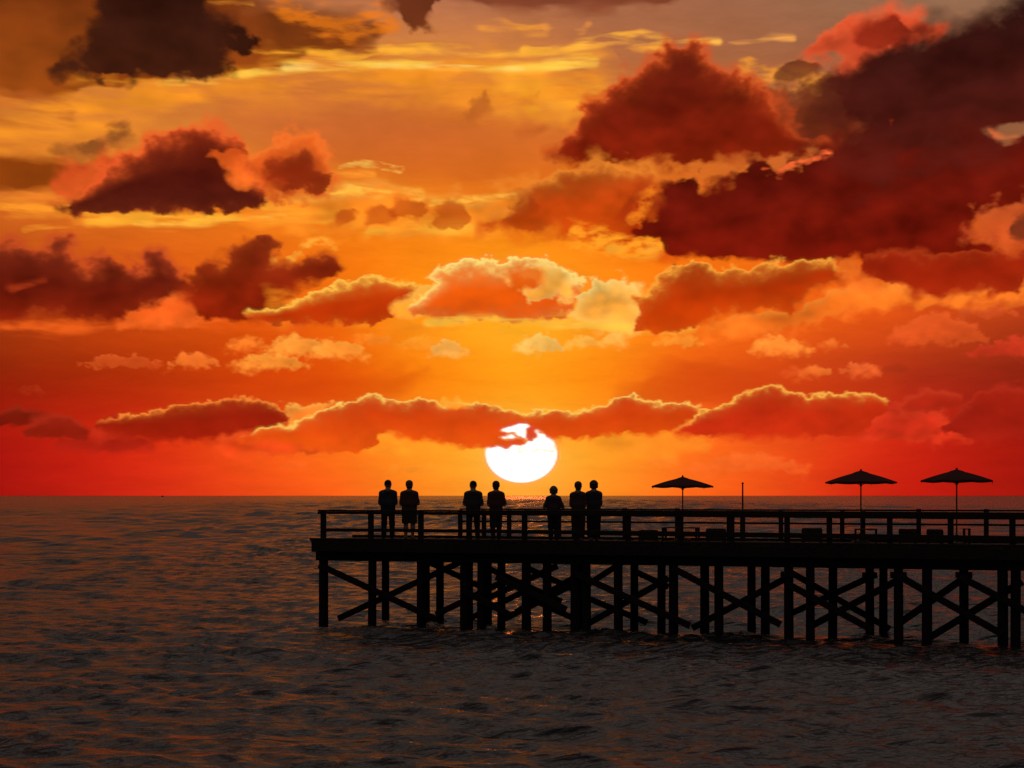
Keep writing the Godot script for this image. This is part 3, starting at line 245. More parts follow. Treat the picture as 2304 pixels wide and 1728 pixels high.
func cloud_field(c: Array) -> Dictionary:
	var p: Array = c[2]
	var q: Array = c[6]
	var n := p.size() / 2
	var margin: float = q[5] * 1.2 + maxf(q[3], q[4]) * 1.2 + c[1] + 0.15
	var lo := Vector2(p[0], p[1])
	var hi := lo
	for k in n:
		var v := Vector2(p[2 * k], p[2 * k + 1])
		lo = lo.min(v)
		hi = hi.max(v)
	var f := {"bottom": lo.y, "top": hi.y}
	if c[0] == 1:
		var reach := hi - lo
		lo = Vector2(lo.x - 2.6 * reach.x, lo.y - 1.6 * reach.y)
		hi += Vector2(1.6 * reach.x, 2.6 * reach.y)
	lo -= Vector2(margin, margin)
	hi += Vector2(margin, margin)
	var step := 0.14
	var nx := int((hi.x - lo.x) / step) + 2
	var ny := int((hi.y - lo.y) / step) + 2
	var d := PackedFloat32Array()
	d.resize(nx * ny)
	for j in ny:
		var y := lo.y + j * step
		for i in nx:
			var x := lo.x + i * step
			var best := 1e9
			var inside := false
			var closed: bool = c[1] == 0.0
			var last := n - 1 if closed else 0
			for k in range(0 if closed else 1, n):
				var ax: float = p[2 * last]
				var ay: float = p[2 * last + 1]
				var bx: float = p[2 * k]
				var by: float = p[2 * k + 1]
				var ex := bx - ax
				var ey := by - ay
				var t := clampf(((x - ax) * ex + (y - ay) * ey) / (ex * ex + ey * ey + 1e-9), 0.0, 1.0)
				var rx := x - ax - t * ex
				var ry := y - ay - t * ey
				best = minf(best, rx * rx + ry * ry)
				if closed and (ay > y) != (by > y) and x < ex * (y - ay) / ey + ax:
					inside = not inside
				last = k
			best = sqrt(best)
			d[j * nx + i] = (best if inside else -best) if closed else c[1] - best
	var up := PackedFloat32Array()
	up.resize(nx * ny)
	for j in ny:
		for i in nx:
			up[j * nx + i] = (d[maxi(j - 1, 0) * nx + i] - d[mini(j + 1, ny - 1) * nx + i]) / (2.0 * step)
	# soften where the outline's upper side turns into its lower side
	for times in 2:
		for axis in 2:
			var old := up.duplicate()
			for j in ny:
				for i in nx:
					var sum := 0.0
					for k in range(-3, 4):
						sum += old[j * nx + clampi(i + k, 0, nx - 1)] if axis == 0 else old[clampi(j + k, 0, ny - 1) * nx + i]
					up[j * nx + i] = sum / 7.0
	f.merge({"lo": lo, "hi": hi, "nx": nx, "ny": ny, "step": step, "d": d, "up": up})
	return f


func catmull(a: float, b: float, c: float, d: float, t: float) -> float:
	return b + 0.5 * t * (c - a + t * (2.0 * a - 5.0 * b + 4.0 * c - d + t * (3.0 * (b - c) + d - a)))


func air_row(el: float) -> Array:
	var k := 0
	while k < AIR_EL.size() - 2 and el > AIR_EL[k + 1]:
		k += 1
	var t := clampf((el - AIR_EL[k]) / (AIR_EL[k + 1] - AIR_EL[k]), 0.0, 1.0)
	var last := AIR_EL.size() - 1
	var out := []
	for i in AIR_AZ.size():
		var c := []
		for n in 3:
			c.append(maxf(catmull(AIR[maxi(k - 1, 0)][i][n], AIR[k][i][n], AIR[k + 1][i][n], AIR[mini(k + 2, last)][i][n], t), 0.001))
		out.append(c)
	return out


func air_at(row: Array, az: float, n: int) -> float:
	var k := 0
	while k < AIR_AZ.size() - 2 and az > AIR_AZ[k + 1]:
		k += 1
	var t := clampf((az - AIR_AZ[k]) / (AIR_AZ[k + 1] - AIR_AZ[k]), 0.0, 1.0)
	return maxf(catmull(row[maxi(k - 1, 0)][n], row[k][n], row[k + 1][n], row[mini(k + 2, AIR_AZ.size() - 1)][n], t), 0.001)


func sky_row(j: int) -> void:
	var el := 90.0 - (win_j0 + j + 0.5) / SKY_SIDE * 180.0
	var m := win_n * 2
	var r := PackedFloat32Array()
	var g := PackedFloat32Array()
	var b := PackedFloat32Array()
	r.resize(m)
	g.resize(m)
	b.resize(m)
	var row := air_row(maxf(el, 0.0))
	var da := 180.0 / SKY_SIDE
	var az0 := ((win_i0 + 0.25) / SKY_SIDE - 0.5) * 360.0
	for i in m:
		var az := az0 + i * da
		var w := 1.0 + 0.10 * n_big.get_noise_2d(az * 12.0, el * 55.0 + 300.0) + 0.03 * n_fine.get_noise_2d(az * 14.0, el * 60.0)
		r[i] = air_at(row, az, 0) * w
		g[i] = air_at(row, az, 1) * w
		b[i] = air_at(row, az, 2) * w
	for c in CLOUDS.size():
		var f: Dictionary = fields[c]
		var lo: Vector2 = f.lo
		var hi: Vector2 = f.hi
		if el < lo.y or el > hi.y:
			continue
		var cl: Array = CLOUDS[c]
		var q: Array = cl[6]
		var kind: int = cl[0]
		var i0 := maxi(int((lo.x - az0) / da) + 1, 0)
		var i1 := mini(int((hi.x - az0) / da), m - 1)
		if kind == 1:
			for i in range(i0, i1 + 1):
				var sx: float = (az0 + i * da - cl[2][0]) / (cl[2][2] - cl[2][0])
				var sy: float = (el - cl[2][1]) / (cl[2][1] - cl[2][3])
				var q1 := sqrt(sx * sx + sy * sy)
				var halo := 0.55 * exp(-maxf(q1 - 1.0, 0.0) * 3.2)
				r[i] = lerpf(r[i], 1.0, halo)
				g[i] = lerpf(g[i], 0.46, halo)
				b[i] = lerpf(b[i], 0.06, halo)
				var s := 1.0 - smoothstep(0.965, 1.015, q1)
				r[i] = lerpf(r[i], 1.35, s)
				g[i] = lerpf(g[i], 1.25, s)
				b[i] = lerpf(b[i], 1.15, s)
			continue
		var step: float = f.step
		var nx: int = f.nx
		var d: PackedFloat32Array = f.d
		var up: PackedFloat32Array = f.up
		var v := (el - lo.y) / step
		var v0 := mini(int(v), int(f.ny) - 2)
		v -= v0
		var tall := clampf((el - f.bottom) / maxf(f.top - f.bottom, 0.05), 0.0, 1.0)
		var rimw: float = q[0]
		var amp: float = q[5]
		var ns: float = q[6]
		var op: float = q[7]
		var mott: float = q[8]
		var stretch: float = q[9]
		var billow: float = q[10]
		var shift := c * 37.7
		for i in range(i0, i1 + 1):
			var az := az0 + i * da
			var wx := n_soft.get_noise_2d(az * 10.0 + shift * 3.0, el * 16.0)
			var u := clampf((az + wx * amp * 0.9 - lo.x) / step, 0.0, nx - 1.001)
			var u0 := mini(int(u), nx - 2)
			u -= u0
			var at := v0 * nx + u0
			var dist := lerpf(lerpf(d[at], d[at + 1], u), lerpf(d[at + nx], d[at + nx + 1], u), v)
			if dist < -amp * 1.15 - 1.1 * maxf(q[3], q[4]):
				continue
			var top := clampf(0.5 + 0.6 * lerpf(lerpf(up[at], up[at + 1], u), lerpf(up[at + nx], up[at + nx + 1], u), v), 0.0, 1.0)
			var x := (az * 34.0 + shift * 9.0) * ns / stretch
			var y := el * 44.0 * ns + shift * 5.0
			var a := n_big.get_noise_2d(x, y)
			var pf := 0.0
			if billow > 0.0:
				pf = -billow * n_puff.get_noise_2d(x + 8.0 * a, y) * (0.25 + 0.75 * top)
			var d2 := dist + amp * (1.25 * a + 0.75 * pf)
			var soft := lerpf(q[4], q[3], top) * clampf(0.9 + 1.6 * wx, 0.35, 2.2)
			d2 += 0.32 * soft
			var al := smoothstep(-soft, soft, d2) * op
			if al < 0.003:
				continue
			if kind == 2:
				var sx: float = (az - SUN_AZ) / 1.615
				var sy: float = (el - SUN_EL) / 1.336
				al *= 1.0 - smoothstep(0.96, 1.02, sqrt(sx * sx + sy * sy))
				var hot := smoothstep(0.0, 0.06, d2)
				r[i] = lerpf(r[i], 1.0 + 0.3 * hot, al)
				g[i] = lerpf(g[i], 0.55 + 0.65 * hot, al)
				b[i] = lerpf(b[i], 0.1 + 1.0 * hot, al)
				continue
			var rim := 0.0
			if q[1] > 0.0:
				var thin := maxf(d2 - soft * 0.4, 0.0)
				rim = minf(q[1] * lerpf(q[2], 1.0, smoothstep(0.4, 0.85, top)) * (0.92 * exp(-thin / rimw) + 0.10 * exp(-thin / (4.5 * rimw))), 1.0)
			var w := 1.0 + mott * 1.5 * wx + mott * 0.5 * a
			if cl[1] > 0.0:
				al *= clampf(0.62 + 1.5 * n_far.get_noise_2d(x * 3.0, y * 3.0), 0.0, 1.0)
			r[i] = lerpf(r[i], lerpf(lerpf(cl[4][0], cl[3][0], tall) * w, cl[5][0], rim), al)
			g[i] = lerpf(g[i], lerpf(lerpf(cl[4][1], cl[3][1], tall) * w, cl[5][1], rim), al)
			b[i] = lerpf(b[i], lerpf(lerpf(cl[4][2], cl[3][2], tall) * w, cl[5][2], rim), al)
	var out := PackedFloat32Array()
	out.resize(win_n * 3)
	for i in win_n:
		var az := ((win_i0 + i + 0.5) / SKY_SIDE - 0.5) * 360.0
		var edge := smoothstep(WIN_AZ, WIN_AZ - 5.0, absf(az)) * smoothstep(WIN_TOP, WIN_TOP - 5.0, el)
		var c := Vector3(r[2 * i] + r[2 * i + 1], g[2 * i] + g[2 * i + 1], b[2 * i] + b[2 * i + 1]) * 0.5
		if edge < 1.0:
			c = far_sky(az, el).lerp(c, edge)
		out[3 * i] = c.x
		out[3 * i + 1] = c.y
		out[3 * i + 2] = c.z
	sky_rows[j] = out


# the dusk sky all round: the glow's colours fade to mauve grey away from the sunset, brightened overhead to light the water, with soft cloud banks
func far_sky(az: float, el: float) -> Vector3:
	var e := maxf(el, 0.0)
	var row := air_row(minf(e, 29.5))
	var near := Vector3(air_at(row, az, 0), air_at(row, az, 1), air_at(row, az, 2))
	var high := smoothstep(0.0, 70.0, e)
	var dusk := Vector3(0.045, 0.032, 0.036).lerp(LIFTED_ZENITH * 0.34, high)  # upper sky dimmed away from the sunset so the pier front stays dark
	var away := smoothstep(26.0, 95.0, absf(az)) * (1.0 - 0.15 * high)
	var c := near.lerp(LIFTED_ZENITH, smoothstep(27.0, 52.0, e)).lerp(dusk, away)
	c = c.lerp(Vector3(0.028, 0.024, 0.030).lerp(LIFTED_ZENITH * 0.34, smoothstep(20.0, 90.0, e)), smoothstep(95.0, 180.0, absf(az)) * 0.8)
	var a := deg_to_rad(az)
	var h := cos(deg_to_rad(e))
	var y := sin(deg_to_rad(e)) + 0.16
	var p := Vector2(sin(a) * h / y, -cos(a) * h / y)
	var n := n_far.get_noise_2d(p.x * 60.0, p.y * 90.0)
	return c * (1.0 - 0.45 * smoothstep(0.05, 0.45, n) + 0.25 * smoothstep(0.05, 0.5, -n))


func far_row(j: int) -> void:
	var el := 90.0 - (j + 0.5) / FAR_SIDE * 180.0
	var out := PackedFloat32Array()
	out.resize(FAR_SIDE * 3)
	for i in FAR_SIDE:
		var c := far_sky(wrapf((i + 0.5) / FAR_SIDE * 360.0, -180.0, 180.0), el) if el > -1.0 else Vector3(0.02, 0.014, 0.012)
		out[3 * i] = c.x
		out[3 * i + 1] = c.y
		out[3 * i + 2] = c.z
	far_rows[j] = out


# undo the softening of the renderer's cubic (B-spline) lookup along one line of samples
func crisp(line: PackedFloat32Array) -> PackedFloat32Array:
	var z := sqrt(3.0) - 2.0
	var n := line.size()
	var c := line.duplicate()
	for i in n:
		c[i] *= 6.0
	c[0] = c[0] / (1.0 - z)
	for i in range(1, n):
		c[i] += z * c[i - 1]
	c[n - 1] = -z / (1.0 - z) * c[n - 1]
	for i in range(n - 2, -1, -1):
		c[i] = z * (c[i + 1] - c[i])
	return c


func crisp_row(j: int) -> void:
	var src: PackedFloat32Array = sky_rows[j]
	var out := PackedFloat32Array()
	out.resize(src.size())
	for n in 3:
		var line := PackedFloat32Array()
		line.resize(win_n)
		for i in win_n:
			line[i] = src[3 * i + n]
		line = crisp(line)
		for i in win_n:
			out[3 * i + n] = line[i]
	sky_rows[j] = out


func crisp_column(i: int) -> void:
	var out := PackedFloat32Array()
	out.resize(win_m * 3)
	for n in 3:
		var line := PackedFloat32Array()
		line.resize(win_m)
		for j in win_m:
			line[j] = sky_rows[j][3 * i + n]
		line = crisp(line)
		for j in win_m:
			out[3 * j + n] = maxf(line[j], 0.0005)
	far_rows[i] = out


func in_parallel(job: Callable, count: int) -> void:
	WorkerThreadPool.wait_for_group_task_completion(WorkerThreadPool.add_group_task(job, count))


func make_sky() -> ImageTexture:
	for s in [[n_big, 11, 0.02, 6, 0.5], [n_fine, 23, 0.085, 3, 0.5], [n_puff, 31, 0.022, 4, 0.5], [n_soft, 53, 0.03, 3, 0.5], [n_far, 47, 0.012, 5, 0.5]]:
		var n: FastNoiseLite = s[0]
		n.noise_type = FastNoiseLite.TYPE_SIMPLEX_SMOOTH
		n.seed = s[1]
		n.frequency = s[2]
		n.fractal_type = FastNoiseLite.FRACTAL_FBM
		n.fractal_octaves = s[3]
		n.fractal_gain = s[4]
	n_puff.fractal_type = FastNoiseLite.FRACTAL_RIDGED
	fields.resize(CLOUDS.size())
	in_parallel(func(k): fields[k] = cloud_field(CLOUDS[k]), CLOUDS.size())
	far_rows.resize(FAR_SIDE)
	in_parallel(far_row, FAR_SIDE)
	var all := PackedFloat32Array()
	for j in FAR_SIDE:
		all.append_array(far_rows[j])
	var big := Image.create_from_data(FAR_SIDE, FAR_SIDE, false, Image.FORMAT_RGBF, all.to_byte_array())
	big.resize(SKY_SIDE, SKY_SIDE, Image.INTERPOLATE_BILINEAR)
	win_i0 = int((0.5 - WIN_AZ / 360.0) * SKY_SIDE)
	win_n = SKY_SIDE - 2 * win_i0
	win_j0 = int((0.5 - WIN_TOP / 180.0) * SKY_SIDE)
	win_m = SKY_SIDE / 2 - win_j0
	sky_rows.resize(win_m)
	in_parallel(sky_row, win_m)
	in_parallel(crisp_row, win_m)
	far_rows.resize(win_n)
	in_parallel(crisp_column, win_n)
	var win := PackedFloat32Array()
	win.resize(win_n * win_m * 3)
	for i in win_n:
		var column: PackedFloat32Array = far_rows[i]
		for j in win_m:
			var at := (j * win_n + i) * 3
			win[at] = column[3 * j]
			win[at + 1] = column[3 * j + 1]
			win[at + 2] = column[3 * j + 2]
	var part := Image.create_from_data(win_n, win_m, false, Image.FORMAT_RGBF, win.to_byte_array())
	# a panorama begins at -z: the right half of the window at its left edge, the left half at its right edge
	var half := win_n / 2
	big.blit_rect(part, Rect2i(half, 0, half, win_m), Vector2i(0, win_j0))
	big.blit_rect(part, Rect2i(0, 0, half, win_m), Vector2i(SKY_SIDE - half, win_j0))
	return ImageTexture.create_from_image(big)


# ------------------------------------------------------------------ helpers
var taken := {}
var rng := RandomNumberGenerator.new()


func numbered(called: String) -> String:
	var n: int = taken.get(called, 0)
	taken[called] = n + 1
	return called if n == 0 else "%s_%03d" % [called, n]


func tag(o: Node3D, label: String, category: String, group := "") -> void:
	o.set_meta("label", label)
	o.set_meta("category", category)
	if group:
		o.set_meta("group", group)


func base(called: String, at: Vector3, turn := 0.0) -> Node3D:
	var o := Node3D.new()
	o.name = numbered(called)
	add_child(o)
	o.position = at
	o.rotation.y = turn
	return o


func put(called: String, mesh: Mesh, material: Material, parent: Node3D, at := Vector3.ZERO, turn := Basis.IDENTITY) -> MeshInstance3D:
	var o := MeshInstance3D.new()
	o.name = numbered(called) if parent == self else called
	o.mesh = mesh
	o.material_override = material
	parent.add_child(o, true)
	o.transform = Transform3D(turn, at)
	return o


func quad(st: SurfaceTool, a: Vector3, b: Vector3, c: Vector3, d: Vector3) -> void:
	for v: Vector3 in [a, b, c, a, c, d]:
		st.add_vertex(v)


# a board with chamfered long edges; its centre at the origin
func board(size: Vector3, bevel := 0.008) -> ArrayMesh:
	var st := SurfaceTool.new()
	st.begin(Mesh.PRIMITIVE_TRIANGLES)
	st.set_smooth_group(-1)
	add_board(st, Transform3D.IDENTITY, size, bevel)
	st.generate_normals()
	return st.commit()


func add_board(st: SurfaceTool, t: Transform3D, size: Vector3, bevel := 0.008) -> void:
	var h := size / 2.0
	var long := size.max_axis_index()
	var i := (long + 1) % 3
	var j := (long + 2) % 3
	var b := minf(bevel, minf(h[i], h[j]) * 0.4)
	var ring: Array[Vector2] = [Vector2(h[i] - b, h[j]), Vector2(h[i], h[j] - b), Vector2(h[i], b - h[j]), Vector2(h[i] - b, -h[j]), Vector2(b - h[i], -h[j]), Vector2(-h[i], b - h[j]), Vector2(-h[i], h[j] - b), Vector2(b - h[i], h[j])]
	var ends := [[], []]
	for e in 2:
		for p in ring:
			var v := Vector3.ZERO
			v[long] = h[long] if e else -h[long]
			v[i] = p.x
			v[j] = p.y
			ends[e].append(t * v)
	for k in 8:
		var n := (k + 1) % 8
		quad(st, ends[0][k], ends[0][n], ends[1][n], ends[1][k])
	for k in range(1, 7):
		for v: Vector3 in [ends[1][0], ends[1][k], ends[1][k + 1], ends[0][0], ends[0][k + 1], ends[0][k]]:
			st.add_vertex(v)


# a round shaft along y from rings of [height, radius], each shifted by [x, z]
func lathe(rings: Array, sides := 12, closed := true) -> ArrayMesh:
	var st := SurfaceTool.new()
	st.begin(Mesh.PRIMITIVE_TRIANGLES)
	add_lathe(st, rings, sides, closed)
	st.generate_normals()
	return st.commit()


func add_lathe(st: SurfaceTool, rings: Array, sides := 12, closed := true, at := Transform3D.IDENTITY) -> void:
	st.set_smooth_group(1)
	var loops := []
	for r in rings:
		var loop := []
		for k in sides:
			var a := TAU * k / sides
			loop.append(at * Vector3((r[2] if r.size() > 2 else 0.0) + cos(a) * r[1], r[0], (r[3] if r.size() > 2 else 0.0) + sin(a) * r[1]))
		loops.append(loop)
	for n in range(loops.size() - 1):
		for k in sides:
			var m := (k + 1) % sides
			quad(st, loops[n][k], loops[n][m], loops[n + 1][m], loops[n + 1][k])
	if closed:
		st.set_smooth_group(2)
		var a: Array = loops[0]
		var b: Array = loops[-1]
		for k in range(1, sides - 1):
			for v: Vector3 in [a[0], a[k + 1], a[k], b[0], b[k], b[k + 1]]:
				st.add_vertex(v)


# a tube between two points
func add_rod(st: SurfaceTool, a: Vector3, b: Vector3, ra: float, rb: float, sides := 6) -> void:
	var y := (b - a).normalized()
	var x := y.cross(Vector3.FORWARD if absf(y.z) < 0.9 else Vector3.RIGHT).normalized()
	add_lathe(st, [[0.0, ra], [a.distance_to(b), rb]], sides, true, Transform3D(Basis(x, y, x.cross(y)), a))


func rod(a: Vector3, b: Vector3, ra: float, rb: float, sides := 8) -> ArrayMesh:
	var st := SurfaceTool.new()
	st.begin(Mesh.PRIMITIVE_TRIANGLES)
	add_rod(st, a, b, ra, rb, sides)
	st.generate_normals()
	return st.commit()


func noise_texture(seed_: int, frequency: float, octaves: int, low: Color, high: Color, size := 512) -> NoiseTexture2D:
	var n := FastNoiseLite.new()
	n.seed = seed_
	n.frequency = frequency
	n.fractal_octaves = octaves
	var t := NoiseTexture2D.new()
	t.width = size
	t.height = size
	t.seamless = true
	t.noise = n
	var g := Gradient.new()
	g.set_color(0, low.linear_to_srgb())
	g.set_color(1, high.linear_to_srgb())
	t.color_ramp = g
	return t


func timber(seed_: int, low: Color, high: Color) -> StandardMaterial3D:
	var m := StandardMaterial3D.new()
	m.albedo_texture = noise_texture(seed_, 0.02, 5, low, high)
	m.uv1_triplanar = true
	m.uv1_scale = Vector3(0.35, 2.2, 2.2)
	m.roughness = 0.92
	m.metallic_specular = 0.25
	return m


func plain(color: Color, roughness := 0.85, specular := 0.3) -> StandardMaterial3D:
	var m := StandardMaterial3D.new()
	m.albedo_color = color.linear_to_srgb()
	m.roughness = roughness
	m.metallic_specular = specular
	return m


# ------------------------------------------------------------------ sea
func axis_steps(from: float, first: float, growth: float, until: float) -> PackedFloat32Array:
	var out := PackedFloat32Array()
	var x := from
	var d := first
	while x < until:
		x += d
		out.append(x)
		d = maxf(first, d * growth)
	return out


func build_sea() -> void:
	var xs := PackedFloat32Array()
	var side := axis_steps(17.0, 0.1, 1.045, 45000.0)
	for k in range(side.size() - 1, -1, -1):
		xs.append(-side[k])
	for k in range(-170, 171):
		xs.append(k * 0.1)
	xs.append_array(side)
	var zs := PackedFloat32Array([-3000.0, -500.0, -80.0, -15.0, 0.0, 4.0, 7.0, 8.6, 9.5, 10.0])
	var z := 10.0
	while z < 45000.0:
		z += 0.08 if z < 22.0 else (z * 0.0036 if z < 110.0 else (z * 0.0055 if z < 1400.0 else z * 0.06))
		zs.append(z)
	# short wind chop everywhere, and longer waves on the open water beyond the pier
	rng.seed = 5
	var waves := []
	var count := 48
	for k in count:
		var u := k / (count - 1.0)
		var length := 4.5 * pow(0.25 / 4.5, pow(u, 0.65)) * rng.randf_range(0.9, 1.1)
		var a := PI * 0.5 + 0.18 + rng.randfn(0.0, 0.55) * lerpf(0.5, 0.95, u)
		var kk := TAU / length
		var steep := 0.030 + 0.060 * smoothstep(2.0, 0.8, length)
		waves.append([cos(a) * kk, sin(a) * kk, rng.randf() * TAU, steep / kk, length, steep, false])
	for q in [[5.6, 0.080, 0.10], [4.1, 0.065, -0.12], [3.0, 0.050, 0.22], [2.2, 0.05, 0.0]]:
		var kk: float = TAU / q[0]
		var a: float = PI * 0.5 + 0.12 + q[2]
		waves.append([cos(a) * kk, sin(a) * kk, rng.randf() * TAU, q[1] / kk, q[0], q[1], false])
	for k in 20:
		var length := 20.0 * pow(1.8 / 20.0, k / 19.0) * rng.randf_range(0.9, 1.1)
		var a := PI * 0.5 + 0.1 + rng.randfn(0.0, 0.4)
		var kk := TAU / length
		waves.append([cos(a) * kk, sin(a) * kk, rng.randf() * TAU, 0.078 / kk, length, 0.078, true])
	var nx := xs.size()
	var nz := zs.size()
	var verts := PackedVector3Array()
	var normals := PackedVector3Array()
	var uvs := PackedVector2Array()
	verts.resize(nx * nz)
	normals.resize(nx * nz)
	uvs.resize(nx * nz)
	for j in nz:
		var depth := zs[j]
		var dz := absf(zs[mini(j + 1, nz - 1)] - zs[maxi(j - 1, 0)]) * 0.5
		var open := smoothstep(48.0, 120.0, depth)
		var used := []
		for w in waves:
			if w[4] > dz * 0.7 and (open > 0.0 or not w[6]):
				used.append(w)
		for i in nx:
			var x := xs[i]
			var cell := maxf(dz * 0.6, absf(xs[mini(i + 1, nx - 1)] - xs[maxi(i - 1, 0)]) * 0.5)
			var p := Vector3(x, 0.0, -depth)
			var gx := 0.0
			var gz := 0.0
			var squeeze := 0.0
			if depth > 0.0 and absf(x) < depth * 0.6 + 25.0:
				# wind patches: gusts roughen the water unevenly
				var gust := 0.92 + 0.5 * n_soft.get_noise_2d(x * 1.6, depth * 0.7)
				for w in used:
					var length: float = w[4]
					var ph: float = w[0] * x - w[1] * depth + w[2]
					var c := cos(ph)
					# where the net is too wide to carry a wave its slope still tilts the surface
					var am: float = w[3] * gust * (open * smoothstep(length * 6.0, length * 20.0, depth) if w[6] else 1.0)
					gx += am * w[0] * c
					gz += am * w[1] * c
					var fade := clampf((length / cell - 2.2) * 0.8, 0.0, 1.0)
					if fade > 0.0:
						var s := sin(ph)
						am *= fade
						p.y += am * s
						p.x += 0.45 * am * c * w[0] * length * 0.159
						p.z += 0.45 * am * c * w[1] * length * 0.159
						squeeze += 0.45 * w[5] * fade * s
			verts[j * nx + i] = p
			normals[j * nx + i] = Vector3(-gx, maxf(1.0 - squeeze, 0.3), -gz).normalized()
			uvs[j * nx + i] = Vector2(x / 15.0, -depth / 4.2)
	var index := PackedInt32Array()
	index.resize((nx - 1) * (nz - 1) * 6)
	var at := 0
	for j in nz - 1:
		for i in nx - 1:
			var a := j * nx + i
			var b := a + 1
			var c := a + nx
			var d := c + 1
			index[at] = a
			index[at + 1] = c
			index[at + 2] = d
			index[at + 3] = a
			index[at + 4] = d
			index[at + 5] = b
			at += 6
	var arrays := []
	arrays.resize(Mesh.ARRAY_MAX)
	arrays[Mesh.ARRAY_VERTEX] = verts
	arrays[Mesh.ARRAY_NORMAL] = normals
	arrays[Mesh.ARRAY_TEX_UV] = uvs
	arrays[Mesh.ARRAY_INDEX] = index
	var mesh := ArrayMesh.new()
	mesh.add_surface_from_arrays(Mesh.PRIMITIVE_TRIANGLES, arrays)
	var water := StandardMaterial3D.new()
	water.albedo_color = Color(0.022, 0.023, 0.026).linear_to_srgb()
	water.roughness = 0.25
	water.metallic_specular = 0.44
	var ripple := FastNoiseLite.new()
	ripple.seed = 9
	ripple.frequency = 0.018
	ripple.fractal_octaves = 5
	ripple.fractal_gain = 0.5
	var t := NoiseTexture2D.new()
	t.width = 1024
	t.height = 1024
	t.seamless = true
	t.noise = ripple
	t.as_normal_map = true
	t.bump_strength = 18.0
	water.normal_enabled = true
	water.normal_texture = t
	water.normal_scale = 0.6
	var o := put("sea", mesh, water, self, Vector3(0, -0.07, 0))
	o.set_meta("kind", "structure")


